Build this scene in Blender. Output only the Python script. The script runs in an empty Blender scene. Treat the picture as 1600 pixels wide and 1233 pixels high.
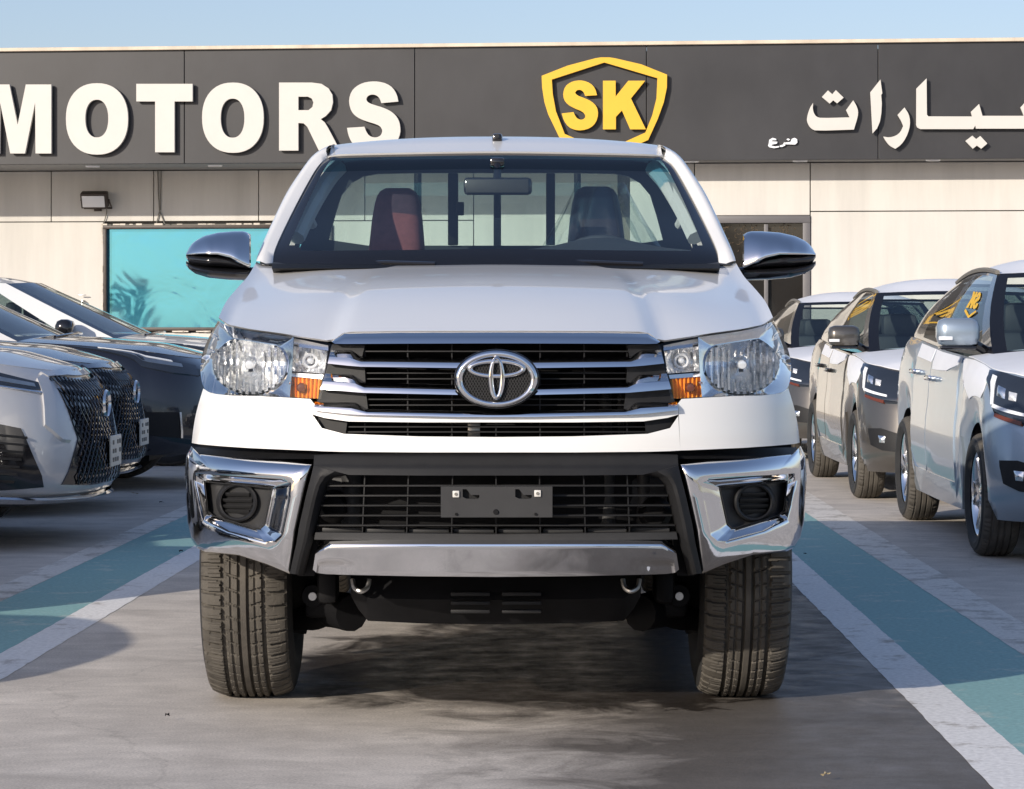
import bpy, bmesh, math, random
from math import sin, cos, pi, sqrt, radians, atan2
from mathutils import Vector, Matrix
from mathutils.geometry import tessellate_polygon
random.seed(7)
S = bpy.context.scene
COL = S.collection

# ------------------------------------------------------------------ camera, sky, sun, exposure
F, HZ, CAMH, D = 4280.0, 507.0, 1.1245, 8.33      # focal length in photo pixels, horizon row, eye height, distance to the truck's front axle
cd = bpy.data.cameras.new('camera'); cam = bpy.data.objects.new('camera', cd); COL.objects.link(cam)
cam.location = (0, 0, CAMH); cam.rotation_euler = (pi / 2, 0, 0)
cd.sensor_width = 36; cd.lens = 36 * F / 1600; cd.shift_y = -(616.5 - HZ) / 1600
cd.clip_start = .1; cd.clip_end = 4000
S.camera = cam
SUNV = Vector((-1.78, -2.32, 1.0)).normalized()
W = bpy.data.worlds.new('World'); S.world = W; W.use_nodes = True
nt = W.node_tree; bg = nt.nodes['Background']
sk = nt.nodes.new('ShaderNodeTexSky'); sk.sky_type = 'NISHITA'; sk.sun_disc = False
sk.sun_elevation = math.asin(SUNV.z); sk.sun_rotation = atan2(SUNV.x, SUNV.y)
sk.air_density = 1.0; sk.dust_density = 1.0; sk.ozone_density = 2.5; sk.altitude = 0
ga = nt.nodes.new('ShaderNodeGamma'); ga.inputs[1].default_value = .82; nt.links.new(sk.outputs[0], ga.inputs[0])
hs = nt.nodes.new('ShaderNodeMix'); hs.data_type = 'RGBA'; hs.blend_type = 'MULTIPLY'; hs.inputs[0].default_value = 1; hs.inputs[7].default_value = (.685, .655, .72, 1); nt.links.new(ga.outputs[0], hs.inputs[6])
nt.links.new(hs.outputs[2], bg.inputs[0]); bg.inputs[1].default_value = .125
sd = bpy.data.lights.new('sun', 'SUN'); sun = bpy.data.objects.new('sun', sd); COL.objects.link(sun)
sd.energy = 2.05; sd.angle = radians(.5); sd.color = (1.0, .905, .78)
sun.rotation_euler = SUNV.to_track_quat('Z', 'Y').to_euler(); sun.location = (-30, -40, 20)
S.view_settings.view_transform = 'Standard'; S.view_settings.look = 'None'
S.view_settings.exposure = 1.13; S.view_settings.gamma = 1

# ------------------------------------------------------------------ helpers
def tag(o, label=None, cat=None, group=None, kind=None):
    if label: o['label'] = label
    if cat: o['category'] = cat
    if group: o['group'] = group
    if kind: o['kind'] = kind
    return o
def empty(name, loc=(0, 0, 0), rz=0, parent=None):
    o = bpy.data.objects.new(name, None); COL.objects.link(o)
    o.location = loc; o.rotation_euler = (0, 0, rz); o.parent = parent; o.empty_display_size = .2
    return o
def mesh(name, V, Fc, mat, parent=None, ang=40):
    me = bpy.data.meshes.new(name); me.from_pydata([tuple(v) for v in V], [], Fc); me.validate()
    bm = bmesh.new(); bm.from_mesh(me); bmesh.ops.remove_doubles(bm, verts=bm.verts, dist=1e-5)
    bmesh.ops.delete(bm, geom=[v for v in bm.verts if not v.link_faces], context='VERTS')
    bmesh.ops.recalc_face_normals(bm, faces=bm.faces); bm.to_mesh(me); bm.free()
    if ang:
        me.polygons.foreach_set('use_smooth', [True] * len(me.polygons)); me.set_sharp_from_angle(angle=radians(ang))
    me.materials.append(mat)
    o = bpy.data.objects.new(name, me); COL.objects.link(o); o.parent = parent
    return o
def link(name, me, parent, loc=(0, 0, 0), rot=(0, 0, 0), scale=(1, 1, 1)):
    o = bpy.data.objects.new(name, me); COL.objects.link(o); o.parent = parent
    o.location = loc; o.rotation_euler = rot; o.scale = scale
    return o
def copy_tree(o, parent=None):
    c = o.copy(); COL.objects.link(c); c.parent = parent
    for ch in list(o.children): copy_tree(ch, c)
    return c
def lerp(a, b, t): return a + (b - a) * t
def interp(tab, x):
    if x <= tab[0][0]: return tab[0][1]
    for (a, va), (b, vb) in zip(tab, tab[1:]):
        if x <= b:
            t = (x - a) / (b - a); return lerp(va, vb, t)
    return tab[-1][1]
class MB:
    def __init__(s): s.V = []; s.F = []
    def add(s, V, Fc):
        n = len(s.V); s.V += [tuple(v) for v in V]; s.F += [tuple(i + n for i in f) for f in Fc]; return s
    def box(s, c, d, bev=0.0, rot=None):
        x, y, z = [k / 2 for k in d]; b = min(bev, x * .9, y * .9, z * .9)
        if b <= 0:
            V = [(i * x, j * y, k * z) for i in (-1, 1) for j in (-1, 1) for k in (-1, 1)]
            Fc = [(0, 1, 3, 2), (4, 6, 7, 5), (0, 4, 5, 1), (2, 3, 7, 6), (0, 2, 6, 4), (1, 5, 7, 3)]
        else:
            bm = bmesh.new(); bmesh.ops.create_cube(bm, size=1)
            for v in bm.verts: v.co = Vector((v.co.x * 2 * x, v.co.y * 2 * y, v.co.z * 2 * z))
            bmesh.ops.bevel(bm, geom=list(bm.edges), offset=b, segments=2, affect='EDGES', profile=.5)
            bm.verts.index_update(); V = [tuple(v.co) for v in bm.verts]; Fc = [tuple(v.index for v in f.verts) for f in bm.faces]; bm.free()
        if rot is not None: V = [rot @ Vector(v) for v in V]
        return s.add([(v[0] + c[0], v[1] + c[1], v[2] + c[2]) for v in V], Fc)
    def tube(s, pts, r, n=10, caps=True):
        pts = [Vector(p) for p in pts]; rs = r if isinstance(r, (list, tuple)) else [r] * len(pts); V = []; Fc = []; up = None
        for i, p in enumerate(pts):
            t = (pts[min(i + 1, len(pts) - 1)] - pts[max(i - 1, 0)]).normalized()
            if up is None: up = t.orthogonal().normalized()
            up = (up - t * up.dot(t)).normalized(); sd_ = t.cross(up)
            for k in range(n): a = 2 * pi * k / n; V.append(p + (up * cos(a) + sd_ * sin(a)) * rs[i])
        for i in range(len(pts) - 1):
            for k in range(n): Fc.append((i * n + k, i * n + (k + 1) % n, (i + 1) * n + (k + 1) % n, (i + 1) * n + k))
        if caps: Fc += [tuple(range(n))[::-1], tuple(range((len(pts) - 1) * n, len(pts) * n))]
        return s.add(V, Fc)
    def lathe(s, prof, n, axis='x', c=(0, 0, 0)):   # prof: (radius, along)
        V = []; Fc = []; m = len(prof)
        for k in range(n):
            a = 2 * pi * k / n
            for r, h in prof:
                p = (h, r * cos(a), r * sin(a)) if axis == 'x' else (r * cos(a), h, r * sin(a)) if axis == 'y' else (r * cos(a), r * sin(a), h)
                V.append((p[0] + c[0], p[1] + c[1], p[2] + c[2]))
        for k in range(n):
            for j in range(m - 1): Fc.append((k * m + j, k * m + j + 1, ((k + 1) % n) * m + j + 1, ((k + 1) % n) * m + j))
        return s.add(V, Fc)
    def archway(s, R, x0, x1, c, n=24):             # upper half of a wheel housing with its inner wall
        P = [[(x, c[1] + R * cos(t), c[2] + R * sin(t)) for x in (x1, x0)] + [(x0, c[1], c[2])] for t in [lerp(-.1, pi - .32, k / n) for k in range(n + 1)]]
        return s.grid(P)
    def grid(s, P):                                 # P[i][j]
        n = len(P); m = len(P[0]); V = [p for r in P for p in r]
        return s.add(V, [(i * m + j, i * m + j + 1, (i + 1) * m + j + 1, (i + 1) * m + j) for i in range(n - 1) for j in range(m - 1)])
    def skin(s, P, back):                           # grid plus a rim that runs back by the vector 'back': a sheet with thickness
        s.grid(P); n = len(P); m = len(P[0])
        loop = [P[0][j] for j in range(m)] + [P[i][m - 1] for i in range(1, n)] + [P[n - 1][j] for j in range(m - 2, -1, -1)] + [P[i][0] for i in range(n - 2, 0, -1)]
        k = len(loop); b = [Vector(p) + (back(p) if callable(back) else Vector(back)) for p in loop]
        return s.add(loop + b, [(i, (i + 1) % k, k + (i + 1) % k, k + i) for i in range(k)])
    def prism(s, polys, z0, z1, fn):                # polys: outer loop then holes, 2D; fn(u, v, w) -> 3D
        tri = tessellate_polygon([[Vector((p[0], p[1], 0)) for p in q] for q in polys]); flat = [p for q in polys for p in q]; n = len(flat)
        V = [fn(p[0], p[1], z0) for p in flat] + [fn(p[0], p[1], z1) for p in flat]
        Fc = [tuple(t) for t in tri] + [tuple(i + n for i in t)[::-1] for t in tri]; o = 0
        for q in polys:
            k = len(q); Fc += [(o + i, o + (i + 1) % k, n + o + (i + 1) % k, n + o + i) for i in range(k)]; o += k
        return s.add(V, Fc)
    def build(s, name, mat, parent=None, ang=40): return mesh(name, s.V, s.F, mat, parent, ang)

# ------------------------------------------------------------------ materials
def newmat(name):
    m = bpy.data.materials.new(name); m.use_nodes = True
    return m, m.node_tree, m.node_tree.nodes['Principled BSDF']
def mat(name, col, rough=.5, metal=0, coat=0, spec=.5, var=0, vscale=6, bump=0, bscale=200, rvar=0, coatr=.03):
    m, t, b = newmat(name); L = t.links.new
    b.inputs['Base Color'].default_value = (*col, 1); b.inputs['Roughness'].default_value = rough; b.inputs['Metallic'].default_value = metal
    b.inputs['Coat Weight'].default_value = coat; b.inputs['Coat Roughness'].default_value = coatr; b.inputs['Specular IOR Level'].default_value = spec
    if var or bump or rvar:
        tc = t.nodes.new('ShaderNodeTexCoord')
        n = t.nodes.new('ShaderNodeTexNoise'); n.inputs['Scale'].default_value = vscale; n.inputs['Detail'].default_value = 6; n.inputs['Roughness'].default_value = .62
        L(tc.outputs['Object'], n.inputs['Vector'])
        if var:
            mr = t.nodes.new('ShaderNodeMapRange'); mr.inputs[1].default_value = .3; mr.inputs[2].default_value = .7; mr.inputs[3].default_value = 1 - var; mr.inputs[4].default_value = 1 + var
            L(n.outputs['Fac'], mr.inputs[0])
            mx = t.nodes.new('ShaderNodeMix'); mx.data_type = 'RGBA'; mx.blend_type = 'MULTIPLY'; mx.inputs[0].default_value = 1
            mx.inputs[6].default_value = (*col, 1); L(mr.outputs[0], mx.inputs[7]); L(mx.outputs[2], b.inputs['Base Color'])
        if rvar:
            mr = t.nodes.new('ShaderNodeMapRange'); mr.inputs[1].default_value = .3; mr.inputs[2].default_value = .7
            mr.inputs[3].default_value = max(.01, rough - rvar); mr.inputs[4].default_value = rough + rvar; L(n.outputs['Fac'], mr.inputs[0]); L(mr.outputs[0], b.inputs['Roughness'])
        if bump:
            n2 = t.nodes.new('ShaderNodeTexNoise'); n2.inputs['Scale'].default_value = bscale; n2.inputs['Detail'].default_value = 4; L(tc.outputs['Object'], n2.inputs['Vector'])
            bp = t.nodes.new('ShaderNodeBump'); bp.inputs['Strength'].default_value = bump; bp.inputs['Distance'].default_value = .01
            L(n2.outputs['Fac'], bp.inputs['Height']); L(bp.outputs[0], b.inputs['Normal'])
    return m
def glassmat(name, tint, ior=1.5, rough=0.0, gl=(1, 1, 1)):
    m = bpy.data.materials.new(name); m.use_nodes = True; t = m.node_tree; t.nodes.clear(); L = t.links.new
    o = t.nodes.new('ShaderNodeOutputMaterial'); mx = t.nodes.new('ShaderNodeMixShader'); tr = t.nodes.new('ShaderNodeBsdfTransparent'); g = t.nodes.new('ShaderNodeBsdfGlossy'); fr = t.nodes.new('ShaderNodeFresnel')
    tr.inputs[0].default_value = (*tint, 1); g.inputs['Color'].default_value = (*gl, 1); g.inputs['Roughness'].default_value = rough; fr.inputs[0].default_value = ior
    ge = t.nodes.new('ShaderNodeNewGeometry'); mi = t.nodes.new('ShaderNodeMix'); mi.inputs[2].default_value = ior; mi.inputs[3].default_value = 1 / ior   # thin pane: same reflectance from both faces
    L(ge.outputs['Backfacing'], mi.inputs[0]); L(mi.outputs[0], fr.inputs[0])
    L(fr.outputs[0], mx.inputs[0]); L(tr.outputs[0], mx.inputs[1]); L(g.outputs[0], mx.inputs[2]); L(mx.outputs[0], o.inputs[0])
    return m
M = {}
M['white'] = mat('white_paint', (.80, .795, .78), .30, coat=.8, var=.015, vscale=2, coatr=.04)
M['chrome'] = mat('chrome', (.80, .80, .81), .06, metal=1, rvar=.025, vscale=5)
M['satin'] = mat('satin_chrome', (.82, .82, .83), .16, metal=1, rvar=.03, vscale=8)
M['black'] = mat('black_plastic', (.014, .014, .015), .55, var=.15, vscale=15, bump=.1, bscale=500, spec=.28)
M['gloss'] = mat('gloss_black', (.010, .010, .012), .12, coat=.5)
M['dark'] = mat('dark_metal', (.007, .007, .008), .6, var=.3, vscale=9, spec=.18)
M['greypl'] = mat('grey_plastic', (.034, .034, .035), .5, var=.1, vscale=12, spec=.35)
M['rubber'] = mat('tyre_rubber', (.092, .083, .071), .78, var=.3, vscale=9, bump=.2, bscale=160, spec=.25)
M['sidewall'] = mat('tyre_side', (.03, .03, .03), .7, var=.2, vscale=14, spec=.3)
M['steel'] = mat('bare_steel', (.55, .54, .52), .35, metal=1, var=.1, vscale=20)
M['amber'] = mat('amber_plastic', (.92, .36, .03), .22, coat=.6, var=.2, vscale=40)
M['amber_dark'] = mat('amber_bulb', (.13, .028, .008), .25, coat=.4)
M['refl'] = mat('lamp_reflector', (.92, .92, .92), .26, metal=1, rvar=.06, vscale=30)
M['bulb'] = mat('bulb_glass', (.75, .76, .78), .12, metal=.3)
M['interior'] = mat('dark_interior', (.042, .048, .058), .6, var=.1)
M['trim'] = mat('grey_trim', (.55, .56, .55), .6, var=.05)
M['seat'] = mat('seat_fabric', (.17, .055, .06), .85, var=.15, vscale=30)
M['seat2'] = mat('seat_vinyl', (.030, .022, .030), .5, var=.15, vscale=30)
M['wglass'] = glassmat('windscreen_glass', (.84, .93, .92), 1.72)
M['cglass'] = glassmat('tinted_window', (.42, .50, .50), 1.55)
M['lens'] = glassmat('lamp_lens', (.97, .98, .98), 1.42)
M['film'] = glassmat('plastic_wrap', (.86, .89, .88), 1.5, .12)
M['frit'] = mat('black_glass_border', (.008, .008, .010), .08, coat=.3)
M['band'] = glassmat('windscreen_sun_band', (.22, .48, .60), 1.5)
M['wrap'] = mat('white_protective_film', (.78, .79, .82), .42, var=.03, vscale=5, bump=.05, bscale=8)
M['silverp'] = mat('silver_blue_paint', (.36, .43, .50), .32, metal=.55, coat=.9, var=.03)
M['brownp'] = mat('grey_brown_paint', (.11, .10, .088), .30, metal=.55, coat=1, var=.03)
M['silverl'] = mat('silver_paint', (.52, .52, .53), .34, metal=.25, coat=.9, var=.03)
M['blackp'] = mat('black_paint', (.010, .011, .018), .2, coat=1)
M['navyp'] = mat('dark_blue_paint', (.014, .017, .032), .22, coat=1)
M['whitep'] = mat('pearl_paint', (.72, .73, .72), .3, coat=1)
M['lampglass'] = mat('dark_lamp', (.02, .025, .035), .05, coat=1)
M['lampwhite'] = mat('lamp_guide', (.8, .82, .85), .2, coat=.5)
M['red'] = mat('red_reflector', (.5, .03, .02), .2, coat=.5)
M['plate'] = mat('plate_white', (.62, .60, .54), .5, var=.05)
M['yellow'] = mat('sign_yellow', (.74, .44, .025), .5, var=.03)
M['cream'] = mat('sign_cream', (.60, .58, .54), .55, var=.02)
M['fascia'] = mat('grey_cladding', (.029, .029, .032), .42, var=.09, vscale=.8, rvar=.05)
M['coping'] = mat('beige_coping', (.66, .56, .44), .6, var=.08)
M['wall'] = mat('cream_wall', (.60, .58, .54), .75, var=.03, vscale=.9, bump=.12, bscale=45)
M['groove'] = mat('wall_joint', (.18, .17, .15), .8)
M['soffit'] = mat('soffit_grey', (.22, .22, .22), .7, var=.03)
M['wframe'] = mat('brown_frame', (.045, .032, .026), .5, var=.3, vscale=14)
M['gframe'] = mat('grey_frame', (.13, .125, .13), .5, var=.05)
M['flake'] = mat('chipped_plaster', (.62, .57, .50), .8, var=.15, vscale=30)
M['bark'] = mat('bark', (.10, .075, .05), .9, var=.3)
M['leaf'] = mat('foliage', (.05, .085, .025), .6, var=.4, vscale=2)
M['shade'] = mat('distant_facade', (.46, .40, .33), .8, var=.06)
M['darkglass'] = mat('dark_glazing', (.02, .018, .016), .06, coat=.5)

def ground_mat():
    m, t, b = newmat('worn_concrete'); L = t.links.new; N = t.nodes.new
    tc = N('ShaderNodeTexCoord')
    def noise(sc, det=6, ro=.6, vec=None, dist=0):
        n = N('ShaderNodeTexNoise'); n.inputs['Scale'].default_value = sc; n.inputs['Detail'].default_value = det; n.inputs['Roughness'].default_value = ro; n.inputs['Distortion'].default_value = dist
        L(vec or tc.outputs['Object'], n.inputs['Vector']); return n.outputs['Fac']
    def rng(src, a, b_, c, d):
        r = N('ShaderNodeMapRange'); r.inputs[1].default_value = a; r.inputs[2].default_value = b_; r.inputs[3].default_value = c; r.inputs[4].default_value = d; L(src, r.inputs[0]); return r.outputs[0]
    def math_(op, a, c):
        n = N('ShaderNodeMath'); n.operation = op
        for i, s in enumerate((a, c)):
            if isinstance(s, (int, float)): n.inputs[i].default_value = s
            else: L(s, n.inputs[i])
        return n.outputs[0]
    mp = N('ShaderNodeMapping'); mp.inputs['Scale'].default_value = (1.0, 1.9, 1); L(tc.outputs['Object'], mp.inputs[0])
    streak = noise(2.2, 8, .65, mp.outputs[0], .6); fine = noise(130, 4, .75); big = noise(.5, 4, .5); mid = noise(7, 6, .65)
    cr = N('ShaderNodeValToRGB'); cr.color_ramp.elements[0].position = .3; cr.color_ramp.elements[0].color = (.49, .445, .395, 1)
    cr.color_ramp.elements[1].position = .72; cr.color_ramp.elements[1].color = (.70, .64, .57, 1); L(streak, cr.inputs[0])
    v = math_('MULTIPLY', rng(fine, .25, .75, .66, 1.28), rng(big, .3, .7, .9, 1.08)); v = math_('MULTIPLY', v, rng(mid, .3, .7, .90, 1.08))
    sv = N('ShaderNodeTexVoronoi'); sv.inputs['Scale'].default_value = 26; L(tc.outputs['Object'], sv.inputs['Vector']); v = math_('MULTIPLY', v, rng(sv.outputs['Distance'], .03, .10, .62, 1))
    wv = N('ShaderNodeVectorMath'); wv.operation = 'ADD'; nn = N('ShaderNodeTexNoise'); nn.inputs['Scale'].default_value = 1.8; nn.inputs['Detail'].default_value = 6; L(tc.outputs['Object'], nn.inputs['Vector']); L(tc.outputs['Object'], wv.inputs[0]); L(nn.outputs['Color'], wv.inputs[1])
    ck = N('ShaderNodeTexVoronoi'); ck.feature = 'DISTANCE_TO_EDGE'; ck.inputs['Scale'].default_value = .42; L(wv.outputs[0], ck.inputs['Vector']); v = math_('MULTIPLY', v, rng(ck.outputs['Distance'], .0, .006, .86, 1))
    mx = N('ShaderNodeMix'); mx.data_type = 'RGBA'; mx.blend_type = 'MULTIPLY'; mx.inputs[0].default_value = 1; L(cr.outputs[0], mx.inputs[6]); L(v, mx.inputs[7])
    # water that has run out from under the truck: a stain with its own outline, deepened with painted shade
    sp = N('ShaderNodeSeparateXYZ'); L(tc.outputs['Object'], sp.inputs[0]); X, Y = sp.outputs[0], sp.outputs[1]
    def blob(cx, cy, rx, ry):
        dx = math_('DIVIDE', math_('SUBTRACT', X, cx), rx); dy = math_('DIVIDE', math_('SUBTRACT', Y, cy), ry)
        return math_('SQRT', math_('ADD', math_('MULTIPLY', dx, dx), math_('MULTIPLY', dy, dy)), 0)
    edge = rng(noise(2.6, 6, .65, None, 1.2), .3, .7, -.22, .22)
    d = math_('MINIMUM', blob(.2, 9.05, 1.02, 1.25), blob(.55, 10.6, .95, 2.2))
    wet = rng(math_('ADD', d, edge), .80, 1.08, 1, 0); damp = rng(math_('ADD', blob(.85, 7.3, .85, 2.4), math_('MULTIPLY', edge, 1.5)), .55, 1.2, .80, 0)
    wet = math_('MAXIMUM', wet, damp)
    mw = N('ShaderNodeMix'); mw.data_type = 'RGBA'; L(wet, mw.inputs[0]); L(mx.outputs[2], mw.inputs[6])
    wet_shade = N('ShaderNodeMix'); wet_shade.data_type = 'RGBA'; wet_shade.blend_type = 'MULTIPLY'; wet_shade.inputs[0].default_value = 1; L(mx.outputs[2], wet_shade.inputs[6]); wet_shade.inputs[7].default_value = (.06, .054, .052, 1)
    L(wet_shade.outputs[2], mw.inputs[7]); L(mw.outputs[2], b.inputs['Base Color']); b.inputs['Specular IOR Level'].default_value = .14
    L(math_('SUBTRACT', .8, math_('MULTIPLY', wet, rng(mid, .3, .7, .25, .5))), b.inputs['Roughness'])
    bp = N('ShaderNodeBump'); bp.inputs['Strength'].default_value = .35; bp.inputs['Distance'].default_value = .004
    L(math_('ADD', fine, math_('MULTIPLY', mid, 2.0)), bp.inputs['Height']); L(bp.outputs[0], b.inputs['Normal'])
    return m
def paint_mat(name, col, wear, under=(.42, .38, .33)):
    m, t, b = newmat(name); L = t.links.new; N = t.nodes.new
    tc = N('ShaderNodeTexCoord'); n = N('ShaderNodeTexNoise'); n.inputs['Scale'].default_value = 5; n.inputs['Detail'].default_value = 9; n.inputs['Roughness'].default_value = .72; L(tc.outputs['Object'], n.inputs['Vector'])
    r = N('ShaderNodeMapRange'); r.inputs[1].default_value = wear; r.inputs[2].default_value = wear + .12; L(n.outputs['Fac'], r.inputs[0])
    mx = N('ShaderNodeMix'); mx.data_type = 'RGBA'; mx.inputs[6].default_value = (*col, 1); mx.inputs[7].default_value = (*under, 1); L(r.outputs[0], mx.inputs[0])
    n2 = N('ShaderNodeTexNoise'); n2.inputs['Scale'].default_value = 60; n2.inputs['Detail'].default_value = 4; L(tc.outputs['Object'], n2.inputs['Vector'])
    r2 = N('ShaderNodeMapRange'); r2.inputs[1].default_value = .3; r2.inputs[2].default_value = .7; r2.inputs[3].default_value = .84; r2.inputs[4].default_value = 1.12; L(n2.outputs['Fac'], r2.inputs[0])
    mm = N('ShaderNodeMix'); mm.data_type = 'RGBA'; mm.blend_type = 'MULTIPLY'; mm.inputs[0].default_value = 1; L(mx.outputs[2], mm.inputs[6]); L(r2.outputs[0], mm.inputs[7])
    L(mm.outputs[2], b.inputs['Base Color']); b.inputs['Roughness'].default_value = .72
    bp = N('ShaderNodeBump'); bp.inputs['Strength'].default_value = .3; bp.inputs['Distance'].default_value = .004; L(n2.outputs['Fac'], bp.inputs['Height']); L(bp.outputs[0], b.inputs['Normal'])
    return m
def streaks(m, lo, hi, sc=(1.2, 1.2, .12)):
    t = m.node_tree; L = t.links.new; b = t.nodes['Principled BSDF']; src = b.inputs['Base Color'].links[0].from_socket
    tc = t.nodes.new('ShaderNodeTexCoord'); mp = t.nodes.new('ShaderNodeMapping'); mp.inputs['Scale'].default_value = sc; L(tc.outputs['Object'], mp.inputs[0])
    n = t.nodes.new('ShaderNodeTexNoise'); n.inputs['Scale'].default_value = 2.2; n.inputs['Detail'].default_value = 7; n.inputs['Roughness'].default_value = .65; L(mp.outputs[0], n.inputs['Vector'])
    r = t.nodes.new('ShaderNodeMapRange'); r.inputs[1].default_value = .32; r.inputs[2].default_value = .62; r.inputs[3].default_value = lo; r.inputs[4].default_value = hi; L(n.outputs['Fac'], r.inputs[0])
    x = t.nodes.new('ShaderNodeMix'); x.data_type = 'RGBA'; x.blend_type = 'MULTIPLY'; x.inputs[0].default_value = 1; L(src, x.inputs[6]); L(r.outputs[0], x.inputs[7]); L(x.outputs[2], b.inputs['Base Color'])
streaks(M['wall'], .88, 1.03); streaks(M['fascia'], .8, 1.12, (.5, .5, .25)); streaks(M['coping'], .8, 1.05)
def blue_glass():
    m, t, b = newmat('blue_mirror_film'); L = t.links.new; N = t.nodes.new
    tc = N('ShaderNodeTexCoord'); n = N('ShaderNodeTexNoise'); n.inputs['Scale'].default_value = 1.3; n.inputs['Detail'].default_value = 3; n.inputs['Distortion'].default_value = .8; L(tc.outputs['Object'], n.inputs['Vector'])
    b.inputs['Base Color'].default_value = (.075, .37, .57, 1); b.inputs['Metallic'].default_value = .72; b.inputs['Roughness'].default_value = .04; b.inputs['Coat Weight'].default_value = .6
    bp = N('ShaderNodeBump'); bp.inputs['Strength'].default_value = .12; bp.inputs['Distance'].default_value = .03; L(n.outputs['Fac'], bp.inputs['Height']); L(bp.outputs[0], b.inputs['Normal'])
    return m
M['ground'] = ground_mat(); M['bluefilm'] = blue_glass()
M['line'] = paint_mat('worn_white_line', (.80, .78, .75), .55); M['line2'] = paint_mat('faded_line', (.72, .68, .62), .50); M['teal'] = paint_mat('teal_paint', (.24, .43, .42), .55, (.46, .54, .49))

# ------------------------------------------------------------------ ground and markings
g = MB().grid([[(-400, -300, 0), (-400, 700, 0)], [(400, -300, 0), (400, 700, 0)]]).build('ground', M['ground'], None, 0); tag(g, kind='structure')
def stripe(name, m, z, edges):                       # edges: left edge x, right edge x at two depths
    (ya, la, ra), (yb, lb, rb) = edges
    def ex(y): t = (y - ya) / (yb - ya); return lerp(la, lb, t), lerp(ra, rb, t)
    P = []
    for i in range(401):
        y = lerp(3.5, 30, i / 400); l, r = ex(y); j = .0022
        P.append([(l + random.uniform(-j, j), y, z), (r + random.uniform(-j, j), y, z)])
    return tag(MB().grid(P).build(name, m, None, 0), kind='structure')
stripe('parking_line_left', M['line'], .0016, [(8.65, -1.766, -1.616), (13.0, -1.638, -1.494)])
stripe('painted_band_left', M['teal'], .0008, [(9.34, -2.13, -1.746), (13.84, -1.99, -1.614)])
stripe('faded_line_left', M['line2'], .0016, [(11.1, -2.225, -2.075), (16.06, -2.055, -1.921)])
stripe('parking_line_right', M['line'], .0016, [(6.64, 1.166, 1.330), (11.9, 1.218, 1.372)])
stripe('painted_band_right', M['teal'], .0008, [(9.3, 1.348, 1.739), (16.0, 1.40, 1.753)])
stripe('faded_line_right', M['line2'], .0016, [(9.3, 1.739, 1.915), (16.0, 1.753, 1.965)])

# ------------------------------------------------------------------ showroom building (turned a little, right end nearer)
BR = radians(-5.7); BD = 33.0
bld = empty('showroom_building', (0, BD, 0), BR)
tag(bld, 'cream showroom with a dark grey sign fascia along its flat roof', 'building')
def B(px, py, off=0):                                # photo pixel -> (x, z) on the building plane set back by off
    dx = (px - 800) / F; t = (off + BD * cos(BR)) / (cos(BR) - sin(BR) * dx)
    return ((dx * t) * cos(BR) + (t - BD) * sin(BR), CAMH - (py - HZ) / F * t)
ZT = B(800, 73)[1]; ZB = B(800, 252.5)[1]
LW, RW = 1.45, .55
for i, (a, b_) in enumerate(zip((-1140, -780, -420, -70, 288, 648, 1010, 1372, 1730, 2100, 2460), (-780, -420, -70, 288, 648, 1010, 1372, 1730, 2100, 2460, 2820))):
    xa, xb = B(a, 160)[0], B(b_, 160)[0]
    MB().box(((xa + xb) / 2, .06, (ZT + ZB) / 2), (xb - xa - .008, .12, ZT - ZB), .004).build('fascia_panel', M['fascia'], bld, 0)
XL, XR = B(-1140, 160)[0], B(2820, 160)[0]
MB().box(((XL + XR) / 2, .10, ZT + .022), (XR - XL, .30, .044), .006).build('roof_coping', M['coping'], bld, 0)
MB().box(((XL + XR) / 2, 3.0, (ZT + ZB) / 2 + .1), (XR - XL - .1, 5.6, ZT - ZB - .3)).build('roof', M['soffit'], bld, 0)
MB().box(((XL + XR) / 2, 1.0, ZB + .03), (XR - XL - .02, 1.74, .05)).build('soffit', M['soffit'], bld, 0)
XS = B(980, 300)[0]                                  # where the deeper left part meets the projecting right part
def wallpanel(x0, x1, z0, z1, y, name='wall_panel'):
    MB().box(((x0 + x1) / 2, y + .1, (z0 + z1) / 2), (x1 - x0 - .012, .2, z1 - z0 - .012), .004).build(name, M['wall'], bld, 0)
def bx(px, off=LW): return B(px, 300, off)[0]
def bz(py, off=LW, px=300): return B(px, py, off)[1]
zj = bz(346); zw0 = bz(517); zw1 = bz(352); xw0, xw1 = bx(162), bx(520)
MB().box(((XL + XS) / 2, LW + .16, ZB / 2), (XS - XL, .14, ZB)).build('wall_backing', M['groove'], bld, 0)
for a, b_ in ((-1120, -660), (-660, -180), (-180, 162)): wallpanel(bx(a), bx(b_), 0, zj, LW)
for a, b_ in ((-1120, -660), (-660, -180), (-180, 80), (80, 240), (240, 404), (404, 570), (570, 740)): wallpanel(bx(a), bx(b_), zj, ZB, LW)
wallpanel(xw1, bx(740), 0, zj, LW); wallpanel(bx(740), XS - .2, 0, ZB, LW); wallpanel(xw0, xw1, 0, zw0 - .02, LW)
zr = bz(330, RW, 1400); xd0, xd1 = B(1085, 400, RW)[0], B(1266, 400, RW)[0]; zd = bz(337, RW, 1200)
MB().box(((XS + XR) / 2, RW + .18, ZB / 2), (XR - XS, .14, ZB)).build('wall_backing', M['groove'], bld, 0)
wallpanel(XS, xd0, 0, ZB, RW); wallpanel(xd0, xd1, zd, ZB, RW)
for a, b_ in ((xd1, B(1640, 300, RW)[0]), (B(1640, 300, RW)[0], B(2200, 300, RW)[0]), (B(2200, 300, RW)[0], XR - .05)): wallpanel(a, b_, 0, zr, RW); wallpanel(a, b_, zr, ZB, RW)
MB().box((XS + .05, (LW + RW) / 2 + .1, ZB / 2), (.1, LW - RW + .1, ZB)).build('return_wall', M['wall'], bld, 0)
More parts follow.
